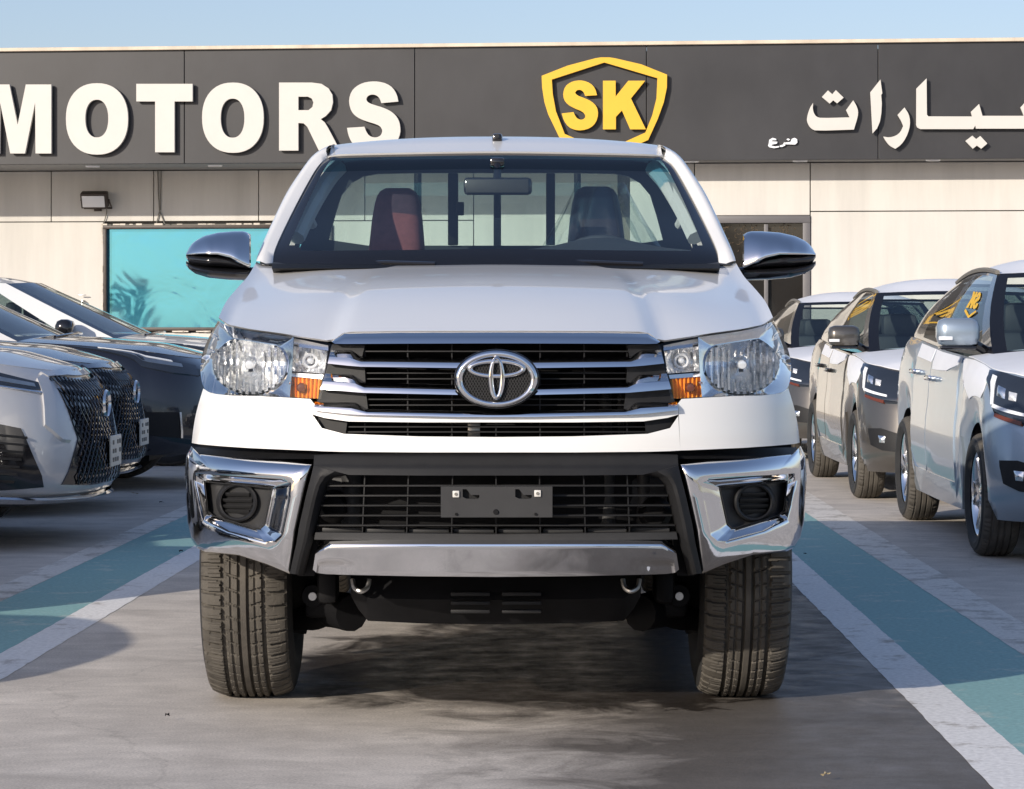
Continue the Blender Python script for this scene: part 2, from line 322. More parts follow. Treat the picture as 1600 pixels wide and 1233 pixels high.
def frame(x0, x1, z0, z1, y, t, m, parent, name='window_frame', dep=.08):
    b = MB(); b.box(((x0 + x1) / 2, y, z1 - t / 2), (x1 - x0, dep, t), .006).box(((x0 + x1) / 2, y, z0 + t / 2), (x1 - x0, dep, t), .006)
    b.box((x0 + t / 2, y, (z0 + z1) / 2), (t, dep - .004, z1 - z0 - 2 * t), .006).box((x1 - t / 2, y, (z0 + z1) / 2), (t, dep - .004, z1 - z0 - 2 * t), .006)
    return b.build(name, m, parent)
wn = MB().box(((xw0 + xw1) / 2, LW + .06, (zw0 + zw1) / 2), (xw1 - xw0 - .06, .02, zw1 - zw0 - .06)).build('window', M['bluefilm'], bld, 0)
wn['label'] = 'wide pane of turquoise mirror glass'
frame(xw0, xw1, zw0, zw1, LW, .045, M['wframe'], wn)
b = MB()
for i in range(60):                                   # chipped plaster along the frame
    e = random.random(); s = random.uniform(.015, .05)
    if e < .45: b.box((lerp(xw0, xw1, random.random()), LW - .035, zw1 + .012), (s * 2.2, .02, random.uniform(.008, .025)), .003)
    elif e < .7: b.box((xw0 - .008, LW - .035, lerp(zw0, zw1, random.random())), (random.uniform(.01, .022), .02, s * 1.8), .003)
    else: b.box((lerp(xw0, xw1, random.random()), LW - .035, zw0 - .008), (s * 2.2, .02, random.uniform(.008, .022)), .003)
b.build('chipped_edge', M['flake'], wn, 0)['kind'] = 'stuff'
dr = MB().box(((xd0 + xd1) / 2, RW + .09, zd / 2), (xd1 - xd0 - .1, .02, zd - .05)).build('shop_window', M['darkglass'], bld, 0)
frame(xd0, xd1, .02, zd, RW + .01, .09, M['gframe'], dr)
MB().box((lerp(xd0, xd1, .62), RW + .04, zd / 2), (.05, .06, zd - .2), .004).build('mullion', M['gframe'], dr)
b = MB()
for i in range(190):                                   # scrollwork grille behind the top of the glazing
    x = lerp(xd0 + .12, xd1 - .12, random.random()); z = zd - .12 - random.random() ** 1.7 * .55; r = random.uniform(.008, .024); a0 = random.random() * 6
    b.tube([(x + r * cos(a0 + k * .55), RW + .07, z + r * sin(a0 + k * .55)) for k in range(random.randint(3, 7))], .004, 5)
b.build('scrollwork', M['bark'], dr)['kind'] = 'stuff'
for px, off in ((145, .5), (336, .5), (1250, .22), (1458, .22), (690, .5), (1080, .22)):
    x = B(px, 258, off)[0]; MB().lathe([(0, ZB - .012), (.085, ZB - .012), (.095, ZB + .004), (.095, ZB + .03)], 24, 'z', (x, off, 0)).build('downlight', M['lampwhite'], bld)
MB().tube([(bx(247), LW - .015, ZB), (bx(248), LW - .02, bz(300)), (bx(250), LW - .02, bz(330)), (bx(245), LW - .02, bz(349))], .008, 6).tube([(bx(250), LW - .02, bz(330)), (bx(258), LW - .02, bz(350))], .008, 6).tube([(bx(252), LW - .012, ZB), (bx(251), LW - .014, bz(328))], .006, 6).build('hanging_cable', M['groove'], bld)
MB().tube([(bx(131), LW - .0, bz(470)), (bx(131), LW - .08, bz(470)), (bx(131), LW - .09, bz(482))], .014, 8).tube([(bx(131), LW - .03, bz(478)), (bx(131), LW - .03, .1)], .012, 8).box((bx(131), LW - .07, bz(461)), (.09, .02, .012), .003).build('wall_tap', M['steel'], bld)
# flood light on the wall: a thing of its own
fx, fz = B(147, 312, LW - .2)
fl = empty('flood_light', Vector((0, BD, 0)) + Matrix.Rotation(BR, 3, 'Z') @ Vector((fx, LW, fz)), BR)
tag(fl, 'square flood light mounted on the cream wall above the turquoise window', 'flood light')
rt = Matrix.Rotation(radians(22), 3, 'X')
MB().box((0, -.17, 0), (.34, .12, .20), .012, rt).build('housing', M['wframe'], fl)
MB().box((0, -.236, -.027), (.29, .012, .15), .004, rt).build('lamp_glass', M['bulb'], fl)
MB().tube([(-.18, -.16, 0), (-.18, -.0, -.10), (.18, 0, -.10), (.18, -.16, 0)], .012, 6).box((0, .0, -.1), (.1, .03, .08), .004).build('bracket', M['wframe'], fl)
MB().tube([(.14, -.1, -.08), (.12, -.03, -.16), (.08, -.02, -.3)], .007, 6).build('cable', M['groove'], fl)

# ------------------------------------------------------------------ lettering on the fascia
def ell(x0, x1, y0, y1, n=48, p=2.25):
    cx, cy, rx, ry = (x0 + x1) / 2, (y0 + y1) / 2, (x1 - x0) / 2, (y1 - y0) / 2; o = []
    for k in range(n):
        a = 2 * pi * k / n; c, s = cos(a), sin(a); o.append((cx + rx * abs(c) ** (2 / p) * (1 if c > 0 else -1), cy + ry * abs(s) ** (2 / p) * (1 if s > 0 else -1)))
    return o
def zs(pts, sc, ox, oy): return [(ox + x / sc, oy + y / sc) for x, y in pts]
def smooth(pts, it=1, keep=62):                       # round the soft corners of a traced outline, keep the sharp ones
    for _ in range(it):
        o = []; n = len(pts)
        for i in range(n):
            p, a, b = Vector(pts[i]), Vector(pts[i - 1]), Vector(pts[(i + 1) % n])
            if (p - a).length < 1e-6 or (b - p).length < 1e-6: continue
            if degrees_((p - a), (b - p)) > keep: o.append(tuple(p))
            else: o += [tuple(p.lerp(a, .25)), tuple(p.lerp(b, .25))]
        pts = o
    return pts
def degrees_(a, b): return math.degrees(a.angle(b))
def letter(name, polys, m, root, t=.05, gap=.035):
    Q = [[B(*p) for p in q] for q in polys]
    return MB().prism(Q, -gap - t, -gap, lambda u, v, w: (u, w, v)).build(name, m, root, 30)
def signroot(name, label, cat='sign'): return tag(empty(name, (0, BD, 0), BR), label, cat)
sg = signroot('sign_lettering', 'cream raised letters reading MOTORS on the grey fascia')
letter('letter_m', [[(-22, 133), (17.7, 133), (30.5, 196), (43.3, 133), (83, 133), (83, 240.5), (58.4, 240.5), (57.8, 161), (42, 240.5), (19, 240.5), (3.2, 161), (2.6, 240.5), (-22, 240.5)]], M['cream'], sg)
letter('letter_o', [ell(105.8, 202.6, 131, 242.3), ell(136, 171.8, 156.7, 215.5)], M['cream'], sg)
letter('letter_t', [[(215.5, 132), (303.2, 132), (303.2, 159.4), (275, 159.4), (275, 238.6), (244.8, 238.6), (244.8, 159.4), (215.5, 159.4)]], M['cream'], sg)
letter('letter_o', [ell(318, 414, 130, 239.5), ell(347, 384, 155, 216)], M['cream'], sg)
letter('letter_r', [[(438, 130), (489, 130), (504, 132), (515, 139), (521, 149), (522, 161), (519, 173), (511, 182), (503, 187), (509, 192), (514, 200), (533, 236), (500, 236), (482, 199), (476, 193.5), (468, 193), (468, 236), (438, 236)], [(468, 152), (483, 152), (489, 155), (491.5, 161), (490, 168), (484, 173), (468, 173)]], M['cream'], sg)
Sz = [(1165, 500), (1140, 380), (1070, 260), (960, 185), (820, 150), (680, 148), (540, 175), (420, 240), (340, 330), (303, 460), (310, 560), (340, 660), (400, 740), (500, 805), (640, 855), (760, 890), (840, 925), (880, 980), (885, 1030), (860, 1090), (800, 1125), (730, 1128), (650, 1095), (600, 1020), (572, 940), (268, 960), (290, 1080), (340, 1200), (420, 1290), (540, 1340), (720, 1360), (900, 1345), (1050, 1290), (1150, 1190), (1200, 1050), (1198, 930), (1170, 820), (1100, 720), (1000, 650), (880, 600), (760, 565), (660, 530), (610, 490), (605, 440), (640, 395), (700, 375), (770, 385), (820, 420), (850, 470), (868, 527)]
letter('letter_s', [smooth(zs(Sz, 11.21, 520, 115))], M['cream'], sg)
lg = signroot('shield_logo', 'yellow shield outline with bold letters SK on the grey fascia', 'logo')
E = lambda p: zs(p, 6.957, 830, 80)
SHo = E([(120, 275), (400, 165), (700, 85), (760, 75), (860, 75), (920, 85), (1200, 150), (1480, 262), (1478, 400), (1445, 560), (1380, 740), (1275, 970), (800, 1180), (320, 960), (190, 690), (150, 560), (125, 400)])
SHi = E([(230, 315), (800, 130), (1375, 300), (1365, 520), (1320, 700), (1245, 890), (800, 1090), (370, 905), (275, 660), (240, 470)])
Sk = E([(720, 485), (700, 410), (650, 355), (570, 325), (500, 325), (430, 345), (375, 390), (352, 460), (360, 530), (400, 585), (480, 630), (560, 660), (595, 700), (590, 735), (550, 755), (500, 735), (475, 690), (465, 668), (338, 683), (360, 760), (410, 830), (480, 862), (560, 868), (650, 840), (710, 780), (735, 690), (720, 610), (660, 550), (580, 515), (510, 490), (482, 460), (500, 430), (540, 425), (575, 450), (592, 493)])
Kk = E([(785, 328), (922, 328), (922, 500), (1060, 328), (1242, 328), (1088, 520), (1250, 855), (1080, 855), (990, 650), (925, 720), (925, 855), (785, 855)])
letter('shield_outline', [SHo, SHi], M['yellow'], lg); letter('letter_s', [smooth(Sk)], M['yellow'], lg); letter('letter_k', [Kk], M['yellow'], lg)
ar = signroot('arabic_lettering', 'large cream Arabic letters on the grey fascia')
A1 = lambda p: zs(p, 6.667, 1190, 110); A2 = lambda p: zs(p, 8, 1400, 110)
letter('letter_shape', [smooth(A1([(535, 345), (500, 400), (475, 480), (470, 530), (490, 580), (520, 615), (565, 635), (960, 622), (1000, 490), (1005, 430), (985, 370), (952, 318), (878, 420), (915, 495), (620, 503), (570, 490), (542, 450), (532, 400)]), 1, 45)], M['cream'], ar)
letter('letter_dots', [A1([(627, 283), (690, 215), (735, 255), (772, 212), (853, 290), (785, 350), (745, 318), (708, 352)])], M['cream'], ar)
letter('letter_shape', [A1([(1130, 235), (1235, 102), (1255, 245), (1243, 262), (1250, 350), (1245, 450), (1230, 540), (1200, 610), (1153, 662)])], M['cream'], ar)
letter('letter_shape', [smooth(A1([(1413, 470), (1485, 392), (1530, 460), (1545, 540), (1535, 620), (1500, 710), (1450, 780), (1390, 822), (1330, 790), (1290, 740), (1265, 695), (1330, 705), (1400, 685), (1445, 645), (1472, 585), (1450, 530)]), 1, 45)], M['cream'], ar)
letter('letter_shape', [A2([(250, 235), (378, 108), (382, 560), (400, 582), (945, 583), (930, 525), (1032, 427), (1075, 575), (1590, 575), (1548, 470), (1640, 370), (1690, 575), (2300, 575), (2300, 735), (993, 735), (985, 695), (960, 740), (300, 740), (262, 720), (248, 690)])], M['cream'], ar)
letter('letter_dots', [A2([(862, 888), (948, 822), (995, 865), (1047, 826), (1135, 920), (1060, 985), (1005, 945), (955, 985)])], M['cream'], ar)
ar2 = signroot('small_arabic_lettering', 'small white Arabic word low on the grey fascia beside the large letters')
for q in ([(75, 760), (80, 725), (115, 705), (150, 715), (155, 730), (115, 730), (105, 742), (165, 745), (160, 765), (110, 775), (100, 785), (140, 795), (185, 790), (180, 805), (130, 813), (85, 805), (67, 790)], [(190, 785), (222, 775), (235, 750), (250, 760), (245, 785), (215, 800), (190, 800)], [(243, 772), (237, 754), (265, 752), (300, 748), (315, 715), (345, 705), (370, 720), (372, 755), (350, 775)], [(258, 722), (275, 710), (297, 722), (280, 735)]):
    letter('letter_shape', [A1(q)], M['lampwhite'], ar2, .025, .012)

# ------------------------------------------------------------------ the pickup truck
TR = empty('pickup_truck', (-25 / F * D, D, 0), radians(.33))
tag(TR, 'white single cab pickup truck with chrome grille and chrome bumper corners', 'pickup truck')
Wt = [(.40, .865), (.5, .888), (.78, .898), (.9, .888), (1.0, .868), (1.05, .852), (1.1, .832), (1.16, .80), (1.25, .79)]
Yb_ = [(.40, -.86), (.5, -.90), (.7, -.925), (.82, -.928), (.92, -.918), (1.0, -.905), (1.06, -.89), (1.10, -.865), (1.16, -.82)]
Yu_ = [(.40, -.90), (.45, -.945), (.55, -.975), (.66, -.985), (.72, -.982), (.742, -.972), (.765, -.935), (.785, -.905)]
def surfY(x, z, off, kind):
    w = interp(Wt, z) - off * .7 + (.012 if kind == 'u' else 0); y0 = interp(Yu_ if kind == 'u' else Yb_, z) + off; yb = -.22; n = 2.7
    q = min(abs(x) / w, 1.0); return yb - (yb - y0) * (1 - q ** n) ** (1 / n)
def sp(dx, py, off=0.0, kind='b'):                     # traced point -> 3D on the curved front of the truck
    y = -.8
    for _ in range(34):
        d = D + y; y = .55 * y + .45 * surfY(dx / F * d, CAMH - (py - HZ) / F * d, off, kind)
    d = D + y; return Vector((dx / F * d, y, CAMH - (py - HZ) / F * d))
def at(dx, py, y): d = D + y; return Vector((dx / F * d, y, CAMH - (py - HZ) / F * d))
def subdiv(pts, sub):
    o = []
    for a, b in zip(pts, pts[1:]): o += [tuple(lerp(p, q, k / sub) for p, q in zip(a, b)) for k in range(sub)]
    return o + [tuple(pts[-1])]
def mir(pts): return list(pts) + [(-x, *r) for x, *r in pts[-2::-1]]
def band(top, bot, sub=4, nz=4, off=0.0, kind='b', bulge=0.0, edge=0.0, prof=None, sgn=1):
    T = subdiv(top, sub); Bt = subdiv(bot, sub); n = len(T); P = []
    for i in range(n):
        r = []
        for k in range(nz + 1):
            v = k / nz; dx = lerp(T[i][0], Bt[i][0], v); py = lerp(T[i][1], Bt[i][1], v)
            if edge: dx += edge * sin(pi * v) * (1 - i / (n - 1)) ** 3
            o = off - bulge * sin(pi * v) + (prof(v, i / (n - 1)) if prof else 0)
            r.append(sp(dx * sgn, py, o, kind))
        P.append(r)
    return P
def inward(t):
    return lambda p: Vector((-t * .6 * (1 if p[0] > 0 else -1) if abs(p[0]) > .72 else 0, t, 0))
BK = inward(.03)
def poly_ring(outer, inner, ctr, offs, kind, N=72, sgn=1):   # offs: list of (blend 0..1, offset)
    def cast(poly, a):
        c, s = cos(a), sin(a); best = 1e9
        for (x1, y1), (x2, y2) in zip(poly, poly[1:] + poly[:1]):
            x1 -= ctr[0]; x2 -= ctr[0]; y1 -= ctr[1]; y2 -= ctr[1]; ex, ey = x2 - x1, y2 - y1; den = c * ey - s * ex
            if abs(den) < 1e-9: continue
            t = (x1 * ey - y1 * ex) / den; u = (x1 * s - y1 * c) / den
            if t > 0 and -1e-6 <= u <= 1 + 1e-6: best = min(best, t)
        return best
    A = [2 * pi * k / N for k in range(N)] + [atan2(y - ctr[1], x - ctr[0]) % (2 * pi) for x, y in outer + inner]
    A.sort(); A = [a for i, a in enumerate(A) if i == 0 or a - A[i - 1] > .004]
    P = []
    for a in A:
        ro, ri = cast(outer, a), cast(inner, a)
        P.append([sp((ctr[0] + cos(a) * lerp(ro, ri, f)) * sgn, ctr[1] + sin(a) * lerp(ro, ri, f), o, kind) for f, o in offs])
    P.append(P[0]); return P

# hood and fender tops
def coons(c0, c1, d0, d1, n, m, add=None):               # c0: front curve, c1: rear curve, d0/d1: left/right side curves (callables on 0..1)
    P = []
    for i in range(n + 1):
        u = i / n; r = []
        for j in range(m + 1):
            v = j / m
            p = c0(u) * (1 - v) + c1(u) * v + d0(v) * (1 - u) + d1(v) * u - (c0(0) * (1 - u) * (1 - v) + c0(1) * u * (1 - v) + c1(0) * (1 - u) * v + c1(1) * u * v)
            if add: p = p + add(u, v)
            r.append(p)
        P.append(r)
    return P
def curve(pts):
    pts = [Vector(p) for p in pts]; L = [0]
    for a, b in zip(pts, pts[1:]): L.append(L[-1] + (b - a).length)
    def f(t):
        s = t * L[-1]
        for i in range(len(pts) - 1):
            if s <= L[i + 1] + 1e-9: return pts[i].lerp(pts[i + 1], min(1, max(0, (s - L[i]) / max(1e-9, L[i + 1] - L[i]))))
        return pts[-1].copy()
    return f
def cr_spline(pts, k=6):
    pts = [Vector(p) for p in pts]; o = []
    for i in range(len(pts) - 1):
        p0, p1, p2, p3 = pts[max(i - 1, 0)], pts[i], pts[i + 1], pts[min(i + 2, len(pts) - 1)]
        for j in range(k):
            t = j / k; o.append(.5 * ((2 * p1) + (p2 - p0) * t + (2 * p0 - 5 * p1 + 4 * p2 - p3) * t * t + (3 * p1 - p0 - 3 * p2 + p3) * t ** 3))
    return o + [pts[-1]]
sideL = [at(-433, 496, -.50), at(-421, 471, -.22), at(-402, 448, .08), at(-387, 431, .30), at(-374, 409, .56)]
front2d = mir([(-418, 507), (-385, 514), (-340, 520), (-295, 527), (-256, 533), (-236, 518.5), (-170, 517.5), (-80, 517), (0, 517)])
fr3 = [sideL[0]] + [sp(x, y, .004) for x, y in subdiv(front2d, 4)] + [Vector((-sideL[0].x, sideL[0].y, sideL[0].z))]
rear = cr_spline([at(-374, 409, .56), at(-350, 416, .50), at(-250, 416, .40), at(-120, 415, .355), at(0, 413.5, .34), at(120, 415, .355), at(250, 416, .40), at(350, 416, .50), at(374, 409, .56)])
sl = cr_spline(sideL); sr = [Vector((-p.x, p.y, p.z)) for p in sl]
def hoodadd(u, v):
    x = abs(2 * u - 1); dome = 1 / (1 + math.exp((x - .62 - .06 * v) * 26)); sv = sin(pi * min(1, v * 1.02)) if v < 1 else 0
    return Vector((0, 0, .026 * sv * (1 - x ** 2.2) + .013 * dome * sv))
hp = coons(curve(fr3), curve(rear), curve(sl), curve(sr), 72, 22, hoodadd)
MB().skin(hp, (0, .02, -.005)).build('hood', M['white'], TR, 50)

# white front panel round the lower grille slot
SLt = [(-285, 648), (-268, 653), (-230, 658.6), (-120, 660), (0, 660)]; SLb = [(-285, 650), (-272, 669), (-237, 678), (-120, 682), (0, 683)]
fp = MB()
fp.grid(band(mir([(-285, 650), (-272, 669), (-237, 678), (-120, 682), (0, 683)]), mir([(-288, 704), (-272, 705), (-237, 706), (-120, 707), (0, 707)]), 5, 6))
fp.grid(band(mir([(-285, 630), (-268, 641), (-230, 646), (-120, 650), (0, 651.5)]), mir(SLt), 5, 2))
for s in (-1, 1):
    fp.grid(band([(-457, 607), (-445, 615), (-415, 618), (-370, 619), (-325, 621.5), (-290, 623.5), (-285, 630)], [(-475, 692), (-465, 694), (-430, 697), (-385, 700), (-340, 702), (-305, 703.5), (-288, 704)], 4, 10, sgn=-s, edge=-3))
fp.build('front_panel', M['white'], TR, 50)

# grille: chrome bars, slats, ribs, backing
def barface(v, u): return -.020 * min(1, v / .5) - .005 * max(0, v - .5) / .5
bars = [([(-258, 533), (-237, 519), (-150, 517.5), (0, 517)], [(-252, 537), (-237, 537.5), (-150, 537), (0, 536.6)], .030, 0),
        ([(-258, 547), (-227, 547), (-211, 557.5), (-56, 559), (0, 559)], [(-263, 568), (-230, 571.5), (-211, 573), (-66, 575), (0, 575)], .022, .004),
        ([(-267, 583.7), (-225, 585.4), (-206, 597.6), (-64, 601), (0, 601)], [(-274, 608), (-216, 613), (-206, 613.8), (-59, 617), (0, 617)], .022, .004),
        ([(-283, 628), (-220, 629), (-202, 639.5), (-60, 642), (0, 642)], [(-285, 641), (-232, 647), (-202, 648.5), (-60, 651.5), (0, 651.7)], .018, -.004)]
for t, b_, bl, of in bars:
    MB().skin(band(mir(t), mir(b_), 3, 8, of + .010, bulge=.003, prof=barface), (0, .05, 0)).build('grille_bar', M['chrome'], TR, 25)
MB().grid(band(mir([(-262, 530), (-240, 518), (0, 517)]), mir([(-290, 650), (-240, 684), (0, 688)]), 6, 3, .16)).build('grille_backing', M['dark'], TR)
for s in (-1, 1):                                      # solid dark end panels of the grille
    for q in (([(-256, 538), (-205, 540)], [(-259, 547), (-209, 557)]), ([(-262, 568), (-205, 573)], [(-266, 584), (-204, 597)]), ([(-273, 608), (-203, 614)], [(-280, 628), (-200, 639)]), ([(-284, 648), (-232, 657)], [(-274, 667), (-235, 678)])):
        MB().skin(band(q[0], q[1], 3, 2, .022, sgn=-s), (0, .05, 0)).build('grille_end_panel', M['black'], TR)
for y, w in ((549, 222), (583, 215), (592, 215), (624, 210), (633, 210), (667, 255), (675, 240)):
    MB().skin(band(mir([(-w, y - .9), (0, y - .9)]), mir([(-w, y + .9), (0, y + .9)]), 8, 1, .03), (0, .05, 0)).build('grille_slat', M['black'], TR)
for dx in (-205, -138, -69, 0, 69, 138, 205):
    MB().skin(band([(dx - .9, 538), (dx + .9, 538)], [(dx - .9, 683), (dx + .9, 683)], 1, 8, .038), (0, .05, 0)).build('grille_rib', M['black'], TR)
MB().tube([at(170, 600, -.76), at(172, 690, -.76)], .018, 12).tube([at(195, 600, -.74), at(195, 690, -.74)], .010, 8).build('cooler_pipe', M['greypl'], TR)
MB().box((-.06, -.83, at(0, 672, -.8).z), (.035, .04, .05), .005).build('hood_latch', M['steel'], TR)

# round emblem
EM = empty('emblem', (0, 0, 0), 0, TR); EY = -.968
def epl(dx, py, y): return at(dx, py, y)
def ering(cx, cy, rx, ry, wa, wb_, y0, y1, n=64):
    P = []
    for k in range(n + 1):
        a = 2 * pi * k / n; wl = lerp(wa, wb_, (sin(a) + 1) / 2); r = []
        for f, h in ((0, 0), (.12, .7), (.5, 1), (.88, .7), (1, 0)): r.append(epl(cx + cos(a) * (rx - wl * f), cy + sin(a) * (ry - wl * f * .85), lerp(y0, y1, h)))
        P.append(r)
    return MB().grid(P)
ering(1, 592, 67, 46.5, 3, 3, EY + .004, EY + .0).build('bezel', M['gloss'], EM, 60)
ering(1, 592, 64.5, 44.5, 13, 11, EY, EY - .010).build('outer_ring', M['chrome'], EM, 60)
ering(1, 576, 46, 15.5, 9, 9, EY - .006, EY - .013).build('upper_ellipse', M['chrome'], EM, 60)
ering(1, 591, 13.5, 34, 7.5, 10, EY - .007, EY - .015).build('inner_ellipse', M['chrome'], EM, 60)
P = [[epl(1 + 62 * r * cos(2 * pi * k / 40), 592 + 43 * r * sin(2 * pi * k / 40), EY + .006 - .004 * (1 - r)) for r in (0, .5, 1)] for k in range(41)]
MB().grid(P).build('mesh_backing', M['dark'], EM)
b = MB()
for i in range(-13, 14):
    for sg_ in (-1, 1):
        c = i * 4.6; pts = []
        for k in range(-12, 13):
            u = k / 12 * 60; x, yv = c + u * .5, sg_ * u * .86
            if (x / 56) ** 2 + (yv / 38) ** 2 < 1: pts.append(epl(1 + x, 592 + yv, EY + .001))
        if len(pts) > 1: b.tube([pts[0], pts[-1]], .0011, 4, False)
b.build('mesh_wires', M['greypl'], EM, 0)['kind'] = 'stuff'
b = MB().lathe([(0, 0), (.104, .0), (.112, .02), (.112, .05)], 48, 'y', (0, 0, 0)); ez = at(1, 592, EY).z
o = mesh('emblem_base', [(v[0] + .002, v[1] + EY + .007, v[2] * .70 + ez) for v in b.V], b.F, M['black'], EM)

# headlights
def headlight(s):
    H = empty('headlight', (0, 0, 0), 0, TR)
    top = [(-434, 501), (-418, 509), (-385, 516.5), (-340, 522.5), (-295, 530), (-254, 538)]; bot = [(-457, 608), (-445, 616), (-415, 618.5), (-370, 619), (-325, 622), (-274, 623.5)]
    MB().grid(band(top, bot, 6, 14, .0, sgn=-s, edge=-12, bulge=.006)).build('lens', M['lens'], H, 60)
    # bezel with a hole for the main reflector
    outl = [(-434, 502), (-418, 510), (-385, 517.5), (-340, 523.5), (-316, 527), (-318, 575), (-322, 621), (-370, 618), (-415, 617.5), (-445, 615), (-457, 607), (-462, 584), (-460, 554), (-449, 528)]
    outl = smooth(outl, 2, 75)
    circ = [(-384 + 57 * cos(a), 571 + (45 if sin(a) > 0 else 46) * sin(a)) for a in [2 * pi * k / 40 for k in range(40)]]
    circ = [(min(x, -325), max(y, 521 + .16 * (x + 440) + 4)) for x, y in circ]
    MB().grid(poly_ring(outl, circ, (-384, 572), [(0, .010), (.25, .018), (.5, .026), (.75, .032), (.92, .036), (.97, .030), (1, .042)], 'b', 96, -s)).build('bezel', M['chrome'], H, 50)
    P = []
    for k in range(49):                                  # fluted bowl
        a = 2 * pi * k / 48; x0, y0 = -384 + 57 * cos(a), 571 + 46 * sin(a); x0 = min(x0, -323); y0 = max(y0, 521 + .16 * (x0 + 440) + 3)
        P.append([sp((-384 + (x0 + 384) * r) * -s, 571 + (y0 - 571) * r, .042 + .085 * (1 - r * r), 'b') for r in (1, .84, .68, .52, .36, .2, .06)])
    MB().grid(P).build('reflector', M['refl'], H, 0)
    b = MB()
    for k in range(-5, 6):                               # vertical flutes across the bowl
        x = -384 + k * 10; h = 43 * sqrt(max(.05, 1 - (k * 10 / 58) ** 2)); h2 = min(h, 571 - (521 + .16 * (x + 440) + 5)); pts = []
        for j in range(9):
            y = lerp(571 - h2, 571 + h, j / 8); rr = min(1, sqrt(((x + 384) / 57) ** 2 + ((y - 571) / 46) ** 2))
            if abs(k) < 2 and abs(y - 571) < 14: continue
            pts.append((x, y, .034 + .085 * (1 - rr * rr)))
        for p, q in zip(pts, pts[1:]):
            if abs(p[1] - q[1]) < 14: b.tube([sp(-s * p[0], *p[1:]), sp(-s * q[0], *q[1:])], .0045, 6, False)
    b.build('reflector_flutes', M['refl'], H, 50)
    c = sp(384 * s, 570, .085); MB().lathe([(0, -.03), (.011, -.028), (.014, -.02), (.014, .04)], 20, 'y', c).build('bulb', M['bulb'], H)
    c2 = sp(384 * s, 570, .06); MB().box((c2.x, c2.y + .02, c2.z - .016), (.012, .02, .008)).build('bulb_shield', M['dark'], H)
    # inner high-beam reflector
    MB().skin(band([(-316, 541), (-290, 544), (-263, 549)], [(-318, 580), (-292, 582), (-268, 584)], 6, 8, .045, sgn=-s, prof=lambda v, u: .05 * sin(pi * v) * sin(pi * u) + .004 * ((int(u * 12) % 2))), (0, .02, 0)).build('inner_reflector', M['refl'], H, 25)
    c = sp(290 * s, 564, .062); MB().lathe([(0, -.012), (.006, -.010), (.010, 0), (.010, .03)], 16, 'y', c).lathe([(.014, .0), (.019, -.006), (.022, .0)], 24, 'y', c).build('inner_bulb', M['bulb'], H)
    MB().skin(band([(-324, 582), (-270, 586)], [(-325, 588), (-272, 592)], 4, 1, .030, sgn=-s), (0, .03, 0)).build('divider', M['satin'], H)
    MB().skin(band([(-320, 527.5), (-316, 528.5)], [(-327, 582), (-322, 583)], 1, 4, .030, sgn=-s), (0, .04, 0)).skin(band([(-316, 528.5), (-262, 540)], [(-316, 541), (-262, 548)], 3, 1, .032, sgn=-s), (0, .03, 0)).build('divider', M['satin'], H)
    MB().skin(band([(-324, 589), (-298, 590), (-272, 593)], [(-324, 620), (-298, 622), (-275, 623)], 8, 4, .030, sgn=-s, prof=lambda v, u: .012 * ((int(u * 15) % 2))), (0, .03, 0)).build('turn_signal', M['amber'], H, 20)
    c = sp(304 * s, 606, .016); MB().lathe([(0, -.006), (.010, -.004), (.0135, .004), (.014, .02)], 18, 'y', c).build('turn_bulb', M['amber_dark'], H)
    c = sp(320 * s, 599, .016); MB().lathe([(0, -.004), (.005, -.002), (.007, .02)], 12, 'y', c).build('turn_bulb', M['amber_dark'], H)
    return H
for s in (-1, 1): headlight(s)

# bumper: black frame, chrome corners, lower grille, plate holder, chrome bar
bf = MB()
bf.skin(band(mir([(-284, 711), (-230, 709), (-120, 708), (0, 708)]), mir([(-285, 728), (-230, 742), (-120, 743), (0, 743)]), 5, 8, 0, 'u'), (0, .06, 0))
for s in (-1, 1):
    O_ = [(-285, 728), (-289, 745), (-293, 760), (-298, 780), (-307, 820), (-312, 850), (-317, 872), (-322, 896)]; I_ = [(-230, 742), (-253, 746), (-264, 757), (-270, 775), (-278, 810), (-284, 836), (-293, 868), (-301, 899)]
    bf.skin(band(O_, I_, 3, 5, -.004, 'u', sgn=-s, prof=lambda v, u: .03 * max(0, v - .75) / .25 - .012 * sin(pi * min(1, v * 1.3))), (0, .06, 0))
bf.build('bumper_frame', M['black'], TR, 35)
MB().grid([[sp(dx, 699 + 9 * (1 - abs(dx) / 470), .05, 'b'), sp(dx, 716 + 3 * (1 - abs(dx) / 470), .035, 'u')] for dx in range(-470, 471, 20)]).build('bumper_gap_strip', M['dark'], TR)
